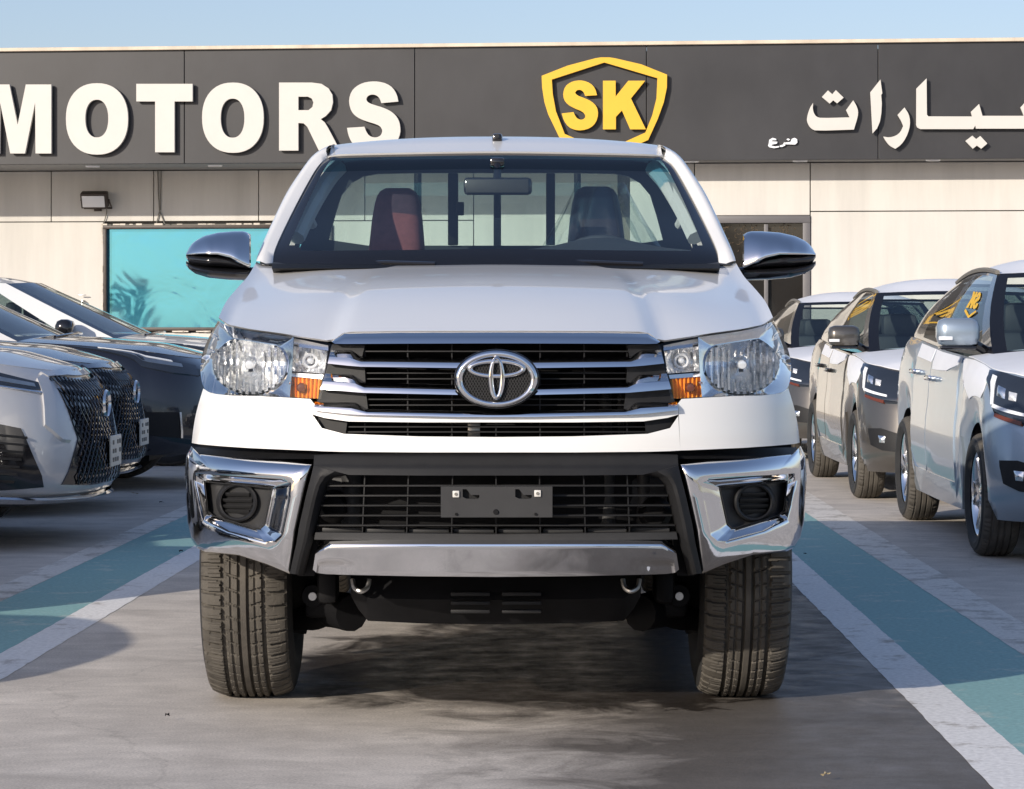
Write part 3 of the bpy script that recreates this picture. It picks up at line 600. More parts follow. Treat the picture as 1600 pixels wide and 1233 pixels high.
def corner(s):
    C = empty('bumper_corner', (0, 0, 0), 0, TR)
    outl = [(-476, 697), (-463, 710), (-383, 717), (-329.5, 720), (-286, 725), (-294, 743.5), (-313, 829), (-322, 897), (-358, 882), (-401, 868), (-454, 862), (-467, 856), (-476, 841), (-482, 815), (-486, 743), (-484, 711)]
    ridge = [(-467, 740), (-401, 744), (-334, 749), (-322, 755), (-324, 779), (-336, 836), (-346, 845), (-361, 847), (-419, 831), (-455, 813), (-461, 790), (-468, 752)]
    hole = [(-456, 752), (-349, 762.5), (-361.5, 820), (-368, 825.5), (-376, 825), (-442, 806), (-451, 798)]
    ct = (-402, 788)
    MB().grid(poly_ring(outl, ridge, ct, [(0, .016), (.04, .003), (.10, .0), (.3, -.004), (.5, -.006), (.7, -.007), (.9, -.007), (1, -.004)], 'u', 96, -s)).build('chrome_cover', M['chrome'], C, 60)
    MB().grid(poly_ring(ridge, hole, ct, [(0, -.004), (.06, .0), (.5, .011), (.94, .021), (1, .027)], 'u', 96, -s)).build('chrome_surround', M['chrome'], C, 60)
    hole2 = [(ct[0] + (x - ct[0]) * .5, ct[1] + (y - ct[1]) * .5) for x, y in hole]
    MB().grid(poly_ring(hole, hole2, ct, [(0, .026), (.06, .023), (.10, .044), (.3, .048), (.7, .048), (1, .048)], 'u', 72, -s)).build('lamp_bezel', M['greypl'], C, 30)
    c = (-404, 784.5); P = []
    for k in range(41):
        a = 2 * pi * k / 40; P.append([sp((c[0] + cos(a) * r) * -s, c[1] + sin(a) * r, o_, 'u') for r, o_ in ((33, .048), (31, .032), (28, .028), (25.5, .032), (24, .052), (12, .054), (0, .054))])
    MB().grid(P).build('blank_cap', M['black'], C, 30)
    for j, yy in enumerate((771, 780.5, 790, 798)):
        w = sqrt(max(0, 23 ** 2 - (yy - 784.5) ** 2))
        MB().skin(band([(c[0] - w, yy - 1.3), (c[0] + w, yy - .6)], [(c[0] - w, yy + 4), (c[0] + w, yy + 5)], 6, 4, .034, 'u', sgn=-s, prof=lambda v, u: .014 * v), (0, .02, 0)).build('louvre', M['greypl'], C, 30)
for s in (-1, 1): corner(s)
MB().grid(band(mir([(-262, 742), (0, 742)]), mir([(-292, 845), (0, 848)]), 10, 3, .22, 'u')).build('lower_grille_backing', M['dark'], TR)
for y, w in ((759, 263), (774.5, 269), (790, 273), (805.6, 276), (821, 280)):
    MB().skin(band(mir([(-w, y - 1.1), (0, y - 1.1)]), mir([(-w, y + 1.1), (0, y + 1.1)]), 8, 1, .02, 'u'), (0, .035, 0)).build('lower_grille_slat', M['black'], TR)
for dx in (-205, -137, -68, 0, 68, 137, 205):
    MB().skin(band([(dx - .9, 743), (dx + .9, 743)], [(dx * 1.02 - .9, 838), (dx * 1.02 + .9, 838)], 1, 5, .026, 'u'), (0, .04, 0)).build('lower_grille_rib', M['black'], TR)
lip = MB(); lip.skin(band(mir([(-282, 832), (0, 835)]), mir([(-284, 843), (0, 846)]), 10, 1, .006, 'u'), (0, .14, .0)); lip.build('lower_grille_lip', M['greypl'], TR)
for a, c in ((-272, -210), (-204, -142), (-136, -73), (-67, -3), (3, 67), (73, 136), (142, 204), (210, 272)):
    zc = at(0, 833, -.93).z; xa, xc = at(a, 0, -.9).x, at(c, 0, -.9).x; yy = surfY((xa + xc) / 2, .58, 0, 'u')
    MB().box(((xa + xc) / 2, yy + .10, zc + .006), (xc - xa, .10, .012), .003).build('air_guide', M['greypl'], TR)
cz = at(0, 768, -.7).z
MB().box((0, -.70, cz), (.95, .06, .085), .012).build('crash_beam', M['greypl'], TR)
for x in (-.23, -.30, .08, .23, .30): MB().lathe([(0, -.735), (.011, -.735), (.011, -.72)], 14, 'y', (x, 0, cz + .012)).build('beam_hole', M['dark'], TR)
for x, z0, z1, r in ((-.40, .50, .74, .03), (.31, .50, .74, .028), (.41, .53, .72, .02), (-.31, .52, .73, .012)):
    MB().tube([(x, -.72, z0), (x, -.72, z1)], r, 12).build('cooler_pipe', M['greypl'], TR)
for x, z in ((-.45, .62), (.44, .60)): MB().lathe([(0, -.76), (.03, -.757), (.045, -.74), (.05, -.70)], 20, 'y', (x, 0, z)).build('horn', M['dark'], TR)
# plate holder
pl = empty('plate_holder', (0, 0, 0), 0, TR)
a, c = at(-86, 760, -1.0), at(88, 808, -1.0)
hole = [at(-56 + q[0], 775 + q[1], -1.0) for q in ((0, 0), (14, 0), (14, 8), (9, 9), (2, 6))]; slots = []
for bx_ in (-52, 30):
    slots.append([(at(bx_ + u, 764 + v, -1.0).x, at(0, 764 + v, -1.0).z) for u, v in ((0, 0), (6, 0), (13, 9), (26, 9), (26, 13), (24, 15), (6, 15), (0, 12))])
MB().prism([[(a.x, a.z), (c.x, a.z), (c.x, c.z), (a.x, c.z)], *slots], -1.012, -.995, lambda u, v, w: (u, w, v)).build('plate_panel', M['greypl'], pl, 30)
MB().box(((a.x + c.x) / 2, -.985, (a.z + c.z) / 2), (c.x - a.x - .02, .01, a.z - c.z - .01)).build('plate_backing', M['black'], pl)
for dx, py in ((-62.5, 772), (65, 771)):
    p = at(dx, py, -1.012); MB().box((p.x, -1.014, p.z), (.018, .008, .018), .002).build('plate_clip', M['cream'], pl); MB().lathe([(0, -1.0205), (.004, -1.0205), (.0045, -1.017)], 10, 'y', (p.x, 0, p.z)).build('screw', M['groove'], pl)
for dx, py in ((0, 800), (-62, 803.5), (62, 803.5)):
    p = at(dx, py, -1.012); r = .0075 if dx == 0 else .004; MB().lathe([(0, -1.017), (r * .8, -1.017), (r, -1.0125)], 14, 'y', (p.x, 0, p.z)).build('screw', M['dark'], pl)
# chrome lower bar with two pressed arches
def barprof(v, u):
    o = .030 * max(0, .16 - v) / .16 - .012 * min(1, v / .16)
    for c in (.2, .8):
        t = abs(u - c) / .11
        if t < 1: o += .012 * (1 - t ** 4) * min(1, max(0, v - .62) / .08)
    return o
cb = MB().skin(band(mir([(-281, 859), (-275, 853), (-259, 843), (-235, 842.5), (-120, 842), (0, 842)]), mir([(-286, 890), (-280, 895), (-266, 897), (-235, 898), (-120, 900.5), (0, 901.5)]), 9, 14, -.016, 'u', prof=barprof), (0, .05, .004))
cb.build('lower_chrome_bar', M['chrome'], TR, 45)
for s in (-1, 1): MB().skin(band([(-301, 838), (-276, 838)], [(-310, 900), (-284, 900)], 3, 3, .06, 'u', sgn=-s), (0, .05, 0)).build('bumper_filler', M['dark'], TR)

# windscreen, roof, pillars
wsb = [at(-349, 418, .52), at(-250, 418, .42), at(-120, 417, .37), at(0, 415.5, .355)]; wsb = wsb + [Vector((-p.x, p.y, p.z)) for p in wsb[-2::-1]]
wst = [at(-263, 247.5, 1.20), at(-245, 244, 1.175), at(-120, 241, 1.13), at(0, 239.5, 1.12)]; wst = wst + [Vector((-p.x, p.y, p.z)) for p in wst[-2::-1]]
wss = [at(-349, 418, .52), at(-345, 391, .61), at(-320, 337, .85), at(-292, 284, 1.06), at(-276, 259, 1.15), at(-263, 247.5, 1.20)]
wl = cr_spline(wss); wr = [Vector((-p.x, p.y, p.z)) for p in wl]
NU, NV = 60, 40
ws = coons(curve(cr_spline(wsb)), curve(cr_spline(wst)), curve(wl), curve(wr), NU, NV, lambda u, v: Vector((0, -.035 * sin(pi * v) * (1 - (2 * u - 1) ** 4), 0)))
WS = empty('windscreen', (0, 0, 0), 0, TR)
def frit_faces(test):
    return [(i * (NV + 1) + j, i * (NV + 1) + j + 1, (i + 1) * (NV + 1) + j + 1, (i + 1) * (NV + 1) + j) for i in range(NU) for j in range(NV) if test((i + .5) / NU, (j + .5) / NV)]
def isfrit(u, v): e = min(u, 1 - u); return v < .135 or v > .985 or e < .030 + .012 * (1 - v) or (e < .075 and v < .20 and ((e - .075) ** 2 / .035 ** 2 + (v - .2) ** 2 / .07 ** 2) > 1)
VV = [p for r in ws for p in r]
mesh('glass', VV, frit_faces(lambda u, v: not isfrit(u, v) and v <= .86), M['wglass'], WS, 60)
mesh('glass_sun_band', VV, frit_faces(lambda u, v: not isfrit(u, v) and v > .86), M['band'], WS, 60)
mesh('glass_border', VV, frit_faces(isfrit), M['frit'], WS, 60)
MB().skin([[at(dx, py, y) for py, y in ((419.5, .30), (413, .40), (412, .50))] for dx in range(-350, 351, 25)], (0, .1, -.02)).build('cowl', M['dark'], TR)
for (x0, p0, x1, p1) in ((-250, 411.5, -95, 413), (20, 409, 230, 413)):
    yy = .395; MB().tube([at(x0, p0, yy + abs(x0) / 2600), at((x0 + x1) / 2, (p0 + p1) / 2 - 1.5, yy + .01), at(x1, p1, yy - .02)], .008, 8).box(at(x0 + 14, p0 + .6, yy + abs(x0) / 2600 - .01), (.10, .02, .016), .004).build('wiper', M['gloss'], TR)
prof = [(.778, 1.34), (.752, 1.44), (.718, 1.556), (.690, 1.62), (.654, 1.685), (.634, 1.715), (.606, 1.738), (.572, 1.755)]   # side of the cab from belt to rail
yfr = [(1.34, .58), (1.44, .78), (1.556, .985), (1.62, 1.09), (1.685, 1.19), (1.715, 1.235), (1.738, 1.26), (1.76, 1.285)]
YC = 1.97
for s in (-1, 1):
    # A-pillar: from the windscreen edge to the side
    P = []; cw = curve(wl)
    pr = curve(cr_spline([at(-375, 409, .56)] + [Vector((-x, interp(yfr, z), z)) for x, z in prof], 4))
    for k in range(31):
        t = k / 30; a = cw(t); b_ = pr(t); m_ = a.lerp(b_, .5) + Vector((-.012, -.022, .010)); P.append([Vector((p.x * -s, p.y, p.z)) for p in (a + Vector((.004, .012, -.006)), a + Vector((0, -.004, .004)), a.lerp(m_, .6) + Vector((-.003, -.003, .003)), m_, m_.lerp(b_, .6) + Vector((-.004, 0, .002)), b_)])
    MB().grid(P).build('windscreen_pillar', M['white'], TR, 60)
    # cab side with window opening
    rows = cr_spline([Vector((x, 0, z)) for x, z in prof], 3); nC = 18; Pg = []
    for r in rows:
        y0 = interp(yfr, r.z); Pg.append([Vector((r.x * s, lerp(y0, YC, c / nC), r.z)) for c in range(nC + 1)])
    V = [p for r in Pg for p in r]; m = nC + 1; fr_, gl = [], []
    for i in range(len(rows) - 1):
        for c in range(nC):
            f = (i * m + c, i * m + c + 1, (i + 1) * m + c + 1, (i + 1) * m + c); (gl if 1 <= c < nC - 3 and 1 <= i < len(rows) - 7 else fr_).append(f)
    mesh('cab_side_frame', V, fr_, M['white'], TR, 60)
    mesh('side_window', V, gl, M['cglass'], TR, 60)
# roof
RW_ = [(-.56, 1.752)]
rf = []
ctop = curve(cr_spline(wst))
for k in range(25):
    u = k / 24; x = 2 * u - 1; a = ctop(u); row = [a + Vector((0, .006, -.004)), a + Vector((0, -.004, .006))]
    zt = 1.797 - .030 * abs(x) ** 2.4
    for t in (.12, .3, .55, .8, 1): row.append(Vector((lerp(a.x, x * .572, t), lerp(a.y, 1.50, t), a.z + (zt - a.z) * sin(t * pi / 2) ** .9)))
    row += [Vector((x * .572, y, zt - dz)) for y, dz in ((1.7, .002), (1.88, .012), (1.95, .03), (1.98, .06))]
    rf.append(row)
MB().grid(rf).build('roof', M['white'], TR, 60)
for s, er in ((-1, rf[0]), (1, rf[-1])):                     # drip channel between roof skin and cab side
    ed = curve(cr_spline(er[1:-1], 4)); P = []
    for k in range(31):
        t = k / 30; r_ = ed(t); f_ = Vector((s * .574, lerp(1.262, 1.965, t), interp([(0, 1.742), (.05, 1.753), (1, 1.755)], t))); m_ = r_.lerp(f_, .5)
        P.append([r_ + Vector((0, 0, -.001)), m_ + Vector((0, 0, -.007)), f_ + Vector((s * .003, 0, .002)), f_ + Vector((s * .03, 0, -.014))])
    MB().grid(P).build('roof_channel', M['white'], TR, 40)
    q0, q1 = ed(0), ed(1); MB().tube([ed(k / 20) + Vector((s * .006, -.002, -.002)) for k in range(21)], .0045, 6).build('roof_seal', M['groove'], TR)
an = at(2, 222, 1.30)
MB().box((an.x, 1.31, an.z + .012), (.036, .06, .035), .010).lathe([(0, 1.272), (.007, 1.272), (.008, 1.285)], 14, 'y', (an.x, 0, an.z + .020)).build('antenna_base', M['gloss'], TR)
# back wall of the cab with its window
def rw(dx, py): p = at(dx, py, 1.97); return (p.x, p.z)
op = [rw(-261, 375), (rw(-251, 337)), rw(-241, 305), rw(-225, 286), rw(-207, 276), rw(-185, 272), rw(-120, 270.5)]
opn = op + [(-x, z) for x, z in op[::-1]] + [(-rw(-200, 384)[0], rw(-200, 384)[1]), rw(-200, 384)]
outr = [(-.60, 1.72), (-.54, 1.755), (.54, 1.755), (.60, 1.72), (.76, 1.36), (.80, 1.25), (.80, .6), (-.80, .6), (-.80, 1.25), (-.76, 1.36)]
MB().prism([outr, opn], 1.955, 1.985, lambda u, v, w: (u, w, v)).build('cab_back_wall', M['interior'], TR, 30)
MB().prism([opn], 1.968, 1.972, lambda u, v, w: (u, w, v)).build('rear_window', M['wglass'], TR, 0)
for dx, w in ((-67, 16), (85, 14)):
    x = rw(dx, 0)[0]; ww = w / F * 10.3; MB().box((x, 1.95, (rw(0, 270)[1] + rw(0, 385)[1]) / 2), (ww, .03, .27), .004).build('slider_frame', M['black'], TR)
p = rw(-56, 327); MB().box((p[0], 1.93, p[1]), (.03, .03, .05), .004).build('slider_latch', M['black'], TR)
for dx, w in ((-122, 12), (127, 11), (2, 12)):
    x = dx / F * 10.55; MB().tube([(x, 2.2, 1.2), (x, 2.2, 1.74)], w / 2 / F * 10.5, 10).build('headboard_post', M['dark'], TR)
MB().tube([(-.8, 2.2, 1.2), (-.74, 2.2, 1.68), (-.66, 2.2, 1.74), (.66, 2.2, 1.74), (.74, 2.2, 1.68), (.8, 2.2, 1.2)], .018, 8).build('headboard_hoop', M['dark'], TR)
# cabin: seats, dashboard, wheel, mirror, handles, headlining
def seat(x, m, name, wtop, wbot, ztop):
    rows = []
    for t, w, dpt in ((0, .30, .16), (.25, wbot * 1.25, .14), (.55, wbot, .11), (.8, wtop * 1.2, .10), (.90, wtop * 1.08, .09), (.95, wtop * .98, .08), (.98, wtop * .84, .065), (1, wtop * .60, .04)):
        z = lerp(1.05, ztop, t); y = lerp(1.30, 1.50, t); rows.append([Vector((x + w / 2 * abs(cos(a)) ** .5 * (1 if cos(a) > 0 else -1), y + dpt * abs(sin(a)) ** .6 * (1 if sin(a) > 0 else -1), z)) for a in [2 * pi * k / 28 for k in range(29)]])
    b = MB().grid(rows); n = len(b.V); b.F.append(tuple(range(n - 29, n - 1))); return b.build(name, m, TR, 60)
seat(at(-155, 0, 1.40).x, M['seat'], 'seat', .150, .205, 1.612); seat(at(157, 0, 1.40).x, M['seat2'], 'seat', .155, .215, 1.618)
for s in (-1, 1): MB().box((s * .36, 1.25, .96), (.52, .55, .2), .06).build('seat_base', M['seat2'], TR)
P = []
for k in range(25):
    x = lerp(-.76, .76, k / 24); hump = .045 * math.exp(-((x - .36) / .17) ** 2); P.append([Vector((x, y, z + hump * hh)) for y, z, hh in ((.50, 1.318, 0), (.68, 1.352, .3), (.86, 1.372, 1), (.93, 1.365, 1), (.97, 1.31, .4), (.95, 1.05, 0))])
MB().grid(P).build('dashboard', M['interior'], TR, 60)
ring = []
for k in range(33): a = 2 * pi * k / 32; ring.append(Vector((.36 + .185 * cos(a), 1.08 - .08 * sin(a), 1.25 + .165 * sin(a))))
MB().tube(ring, .016, 10, False).box((.36, 1.07, 1.25), (.17, .05, .12), .02).tube([(.2, 1.08, 1.25), (.52, 1.08, 1.25)], .015, 8).build('steering_wheel', M['interior'], TR)
mz = at(2, 291, .98); MB().box((mz.x + .002, .985, mz.z), (.232, .03, .060), .022).tube([(mz.x, .985, mz.z + .02), (mz.x, 1.03, mz.z + .075)], .014, 10).box((mz.x, 1.045, mz.z + .085), (.05, .05, .03), .008).build('rear_view_mirror', M['gloss'], TR)
MB().box((mz.x, .966, mz.z), (.212, .006, .046), .01).build('mirror_back', M['greypl'], TR)
MB().skin([[Vector((x, y, z - .02 * abs(x) ** 2)) for y, z in ((1.18, 1.70), (1.35, 1.742), (1.95, 1.745))] for x in [lerp(-.58, .58, k / 12) for k in range(13)]], (0, 0, .01)).build('headlining', M['trim'], TR)
for s in (-1, 1):
    pi_ = [at(-312 * -s, 372, .92), at(-292 * -s, 330, 1.02), at(-265 * -s, 285, 1.2), at(-245 * -s, 262, 1.28)]
    MB().tube(cr_spline(pi_, 4), [.03] * 13, 8).build('inner_pillar_trim', M['trim'], TR)
    h = [at(q[0] * -s, q[1], q[2]) for q in ((-262, 282, 1.22), (-270, 292, 1.13), (-280, 318, 1.06), (-290, 340, 1.02), (-286, 352, 1.05))]
    MB().tube(cr_spline(h, 4), .016, 8).build('grab_handle', M['trim'], TR)
    MB().box((s * .70, 1.45, 1.02), (.04, .95, .5), .02).build('door_card', M['interior'], TR)
# clear plastic draped over the driver's seat
P = []
sx = at(157, 0, 1.40).x
for k in range(25):
    a = pi * k / 24; r = []
    for j in range(7):
        t = j / 6; w = .085 + .13 * t ** 1.1 + .012 * sin(k * 2.3) * t; r.append(Vector((sx + .015 - w * cos(a), 1.40 - (.09 + .05 * t) * sin(a) + .01 * sin(k * 1.7) * t, 1.63 - .24 * t - .012 * sin(k * 1.1) * t)))
    P.append(r)
MB().grid(P).build('plastic_cover', M['film'], TR, 40)
P = [[Vector((sx + .10 + .15 * u + .02 * sin(v * 9), 1.46 + .05 * v, 1.60 - .22 * u ** .8 - .10 * v + .01 * sin(u * 14))) for v in [k / 8 for k in range(9)]] for u in [k / 12 for k in range(13)]]
MB().grid(P).build('plastic_cover', M['film'], TR, 40)

# door mirrors
def mirror(s, x0, x1):
    R_ = empty('door_mirror', (0, 0, 0), 0, TR); y = .60; n = 20
    def shape(tp, bt, dep, m, nm, flat=.0):
        P = []
        for i in range(n + 1):
            u = i / n; dx = lerp(x0, x1, u); a, b_ = interp(tp, u), interp(bt, u); r = []
            for k in range(13):
                v = k / 12; ph = pi * v; e = sin(pi * min(1, .10 + u * 1.02 if u < .5 else 1)) if u < .5 else 1
                ph2 = pi * v * (.60 if nm == 'chrome_cap' else 1); r.append(at(dx, lerp(a, b_, .5 - .5 * cos(ph)), y - dep * sin(ph2) * interp([(0, .25), (.12, .62), (.35, .95), (.8, 1), (1, .86)], u)))
            P.append(r)
        MB().skin(P, (0, .05, 0)).build(nm, m, R_, 50)
    shape([(0, 397), (.04, 388), (.12, 378), (.28, 369), (.5, 363.5), (.75, 361.5), (.93, 361.5), (1, 366)], [(0, 398), (.12, 398), (.3, 398), (.5, 398), (.7, 403), (.88, 413), (1, 419)], .10, M['chrome'], 'chrome_cap')
    shape([(0, 396.5), (.3, 397), (.5, 397), (.7, 402), (.88, 412), (1, 417)], [(0, 402), (.02, 410), (.1, 414), (.3, 418), (.6, 419), (1, 421)], .085, M['gloss'], 'indicator_strip')
    shape([(0, 408), (.1, 413), (.3, 416), (.6, 418), (1, 419)], [(0, 414), (.05, 421), (.15, 428), (.35, 434), (.65, 437), (1, 438)], .092, M['gloss'], 'lower_cover')
    q = [at(x1 - (x1 - x0) * .1, 428, y), at(x1 + (8 if s < 0 else -8), 428, y + .02), at(x1 + (30 if s < 0 else -30), 428, y + .06)]
    MB().tube(q, [.022, .022, .03], 12).build('arm', M['gloss'], R_)
    MB().box(at((x0 + x1) / 2, 398, y + .045), (abs(x1 - x0) / F * 8.93 * .66, .02, .09), .008).build('mirror_glass', M['darkglass'], R_)
mirror(-1, -484, -385); mirror(1, 500, 388)
# door skin, fenders, bed
def zsh(y): return interp([(-.5, 1.147), (-.22, 1.19), (.08, 1.243), (.30, 1.277), (.56, 1.33), (1.97, 1.34), (2.05, 1.30), (4.4, 1.30)], y)
def zbt(y):
    z = .47
    for ya in (0, 3.085):
        d = abs(y - ya)
        if d < .50: z = max(z, .39 + sqrt(.25 - d * d))
    return z
def side(y0, y1, n, nm, m, s, inset=0.0):
    P = []
    for i in range(n + 1):
        y = lerp(y0, y1, i / n); zt, zb = zsh(y) - (.022 if y1 < .6 else 0), zbt(y); r = []
        for k in range(13):
            z = lerp(zb, zt, k / 12); q = .47 + (z - .47) * (1.16 - .47) / (zt - .47); r.append(Vector((s * (min(interp(Wt, q), interp([(-.5, .789), (-.22, .795), (.08, .789), (.3, .777), (.56, .772), (4, .775)], y) - .006 + .10 * (1 - k / 12)) - inset), y, z)))
        P.append(r)
    return MB().skin(P, (-.03 * s, 0, 0)).build(nm, m, TR, 50)
for s in (-1, 1):
    side(-.30, .56, 48, 'fender', M['white'], s); d_ = side(.568, 1.70, 24, 'door', M['white'], s); side(1.708, 1.97, 8, 'cab_corner', M['white'], s); side(2.03, 4.35, 70, 'bed_side', M['white'], s, .01)
    MB().box((s * .89, 1.55, 1.16), (.03, .20, .035), .01).build('handle', M['chrome'], d_)
    for y in (0, 3.085): MB().archway(.485, s * .56, s * .865, (0, y, .40)).build('wheel_liner', M['dark'], TR)
    MB().box((s * .76, .56, .36), (.26, .012, .3), .004).build('mud_flap', M['dark'], TR)
MB().box((0, 4.36, .98), (1.70, .05, .60), .02).build('tailgate', M['white'], TR); MB().box((0, 3.2, .82), (1.66, 2.25, .05)).build('bed_floor', M['white'], TR)
# chassis, suspension, sump guard
MB().box((0, 1.6, .62), (1.0, 4.4, .16), .02).build('chassis', M['dark'], TR); MB().box((0, .3, .82), (1.1, 1.3, .3), .05).build('engine_bay_tray', M['dark'], TR)
sg2 = [(-228, 897), (-226, 935), (-215, 955), (-200, 973), (-120, 977), (0, 979), (120, 977), (200, 973), (215, 955), (226, 935), (228, 897)]
P = [[at(dx, 896, -.62), at(dx, lerp(896, py, .5), -.66), at(dx, py - 3, -.60), at(dx * .98, py + 3 - 8, -.40), at(dx * .95, py - 10, .1)] for dx, py in subdiv(sg2, 3)]
MB().grid(P).build('sump_guard', M['dark'], TR, 40)
for dx0 in (-72, 8):
    for py in (928, 942, 955): MB().box(at(dx0 + 32, py, -.675), (.11, .02, .011), .003).build('guard_louvre', M['black'], TR)
for s in (-1, 1):
    MB().tube(cr_spline([at(-224 * -s, 905, -.68), at(-221 * -s, 918, -.69), at(-211 * -s, 924, -.70), at(-201 * -s, 918, -.69), at(-198 * -s, 905, -.68)], 4), .007, 8).build('tow_hook', M['steel'], TR)
    A_ = [at(-225 * -s, 958, -.25), at(-258 * -s, 952, -.15), at(-290 * -s, 962, -.08), at(-335 * -s, 955, 0)]
    MB().tube(cr_spline(A_, 5), [.055] * 6 + [.045] * 6 + [.05] * 4, 12).box(at(-272 * -s, 940, -.18), (.10, .10, .09), .02).build('lower_arm', M['dark'], TR)
    c = at(-286 * -s, 931, -.24); MB().lathe([(0, -.02), (.012, -.02), (.012, -.006)], 16, 'y', c).build('arm_bolt', M['steel'], TR); MB().lathe([(0, -.006), (.032, -.006), (.036, .02), (.036, .08)], 20, 'y', c).build('arm_bush', M['dark'], TR)
    MB().tube([at(-300 * -s, 905, .05), at(-318 * -s, 985, .05)], .045, 12).build('strut', M['dark'], TR); MB().lathe([(.0, s * .50), (.15, s * .50), (.15, s * .63), (.10, s * .66)], 28, 'x', (0, 0, .39)).build('brake_disc', M['dark'], TR)
    MB().box(at(-262 * -s, 915, -.3), (.06, .12, .1), .02).build('bracket', M['dark'], TR)
MB().box((0, 2.0, .46), (1.3, 3.6, .10), .02).build('underbody_light_block', M['dark'], TR); MB().box((.38, 1.6, .36), (.4, 1.1, .2), .05).build('fuel_tank', M['dark'], TR)  # underbody plate added to stop light passing under the truck
MB().lathe([(.10, .0), (.34, .0), (.37, .06), (.37, .16), (.34, .21), (.10, .21)], 36, 'z', (0, 3.75, .36)).build('spare_wheel', M['sidewall'], TR); MB().box((0, 4.38, .50), (1.5, .06, .22), .02).build('rear_bumper', M['dark'], TR)
MB().tube([(-.3, -.2, .40), (-.3, 1.8, .38), (-.34, 3.2, .42)], .035, 10).build('exhaust', M['dark'], TR)
MB().tube([(-.7, 3.085, .39), (.7, 3.085, .39)], .05, 12).lathe([(.0, -.15), (.10, -.12), (.14, 0), (.10, .12), (0, .15)], 20, 'x', (0, 3.085, .40)).build('rear_axle', M['dark'], TR)

# ------------------------------------------------------------------ wheels
def tyre_mesh(R, w, rr, nT, nW, style):
    V = []; hw = w / 2; rows = []
    sidep = [(rr, hw * .78), (rr + .012, hw * .86), (lerp(rr, R, .35), hw * 1.0), (lerp(rr, R, .62), hw * .995), (R - .030, hw * .93)]
    for k in range(nT):
        a = 2 * pi * k / nT; row = []
        for r, x in sidep: row.append((r, -x))
        for j in range(nW + 1):
            q = -1 + 2 * j / nW; x = q * hw * .88; crown = .016 * abs(q) ** 4 + .003 * q * q; h = 0
            if style == 'truck':
                N_ = 116; ph = a * N_ / (2 * pi); zz = .020 * (abs((ph * .5) % 1 - .5) * 2 - .5)
                for c, wd, z_ in ((-.50, .050, 1), (.50, .050, -1), (-.10, .030, 0), (.10, .030, 0)):
                    if abs(q - c - z_ * zz * 1.6) < wd: h = .013
                if .56 < abs(q) and (ph * 1.5) % 1 < .14 and abs(q) < .86: h = max(h, .003)
                if abs(q) > .53 and (ph * .5 + q * .12 * (1 if q > 0 else -1)) % 1 < .25: h = max(h, .012)
                if .12 < abs(q) < .50:
                    if (ph * .5 + abs(q) * .9) % 1 < .15: h = max(h, .009)
                    if abs(abs(q) - .30) < .022: h = max(h, .006)
            else:
                for c in (-.55, -.18, .18, .55):
                    if abs(q - c) < .05: h = .007
                if abs(q) > .62 and (a * 36 / pi) % 1 < .15: h = max(h, .005)
            row.append((R - crown - h, x))
        for r, x in sidep[::-1]: row.append((r, x))
        rows.append([(x, r * cos(a), r * sin(a)) for r, x in row])
    rows.append(rows[0]); b = MB().grid(rows)
    me = bpy.data.meshes.new('tyre'); me.from_pydata(b.V, [], b.F); bm = bmesh.new(); bm.from_mesh(me); bmesh.ops.remove_doubles(bm, verts=bm.verts, dist=1e-6); bmesh.ops.recalc_face_normals(bm, faces=bm.faces)
    me.materials.append(M['rubber']); me.materials.append(M['sidewall'])
    for f in bm.faces:
        c = f.calc_center_median(); f.smooth = True
        if sqrt(c.y ** 2 + c.z ** 2) < R - .032: f.material_index = 1
    bm.to_mesh(me); bm.free(); me.set_sharp_from_angle(angle=radians(28)); return me
def rim_mesh(rr, w, nsp, twin, m, hubm=None):                # outer face towards -x
    b = MB(); hw = w / 2; b.lathe([(rr + .004, hw * .8), (rr - .012, hw * .7), (rr - .03, 0), (rr - .02, -hw * .6), (rr - .006, -hw * .80), (rr + .006, -hw * .84), (rr + .006, -hw * .72)], 56)
    for k in range(nsp):
        for o in ((-.13, .13) if twin else (0,)):
            a = 2 * pi * k / nsp; a1 = a + o * .9; a2 = a + o * 1.9; wd1, wd2 = .020, .016
            P = []
            for r, aa, wd, x in ((.03, a1, wd1, -hw * .60), (rr * .45, lerp(a1, a2, .4), wd1, -hw * .66), (rr - .006, a2, wd2, -hw * .74)):
                t = Vector((0, -sin(aa), cos(aa))); c = Vector((x, r * cos(aa), r * sin(aa))); P.append([c - t * wd + Vector((.03, 0, 0)), c - t * wd * .7, c + t * wd * .7, c + t * wd + Vector((.03, 0, 0))])
            b.grid(P)
    b.lathe([(0, -hw * .74), (.026, -hw * .74), (.034, -hw * .68), (.07, -hw * .62), (.075, -hw * .5)], 28)
    me = bpy.data.meshes.new('rim'); me.from_pydata(b.V, [], b.F); me.materials.append(m); me.polygons.foreach_set('use_smooth', [True] * len(me.polygons)); me.set_sharp_from_angle(angle=radians(35)); return me
def disc_mesh(r, x):
    b = MB().lathe([(0, x), (r, x), (r, x + .02)], 32); me = bpy.data.meshes.new('disc'); me.from_pydata(b.V, [], b.F); me.materials.append(M['dark']); return me
TT = tyre_mesh(.392, .268, .216, 1050, 64, 'truck'); TRM = rim_mesh(.216, .24, 6, False, M['satin']); TD = disc_mesh(.205, -.02)
for x, y in ((-.733, 0), (.733, 0), (-.733, 3.085), (.733, 3.085)):
    w = empty('wheel', (x, y, .388), 0, TR); link('tyre', TT, w, rot=(random.random() * 6, 0, 0)); r_ = link('rim', TRM, w, rot=(0, 0, 0 if x < 0 else pi)); link('brake_drum', TD, w)

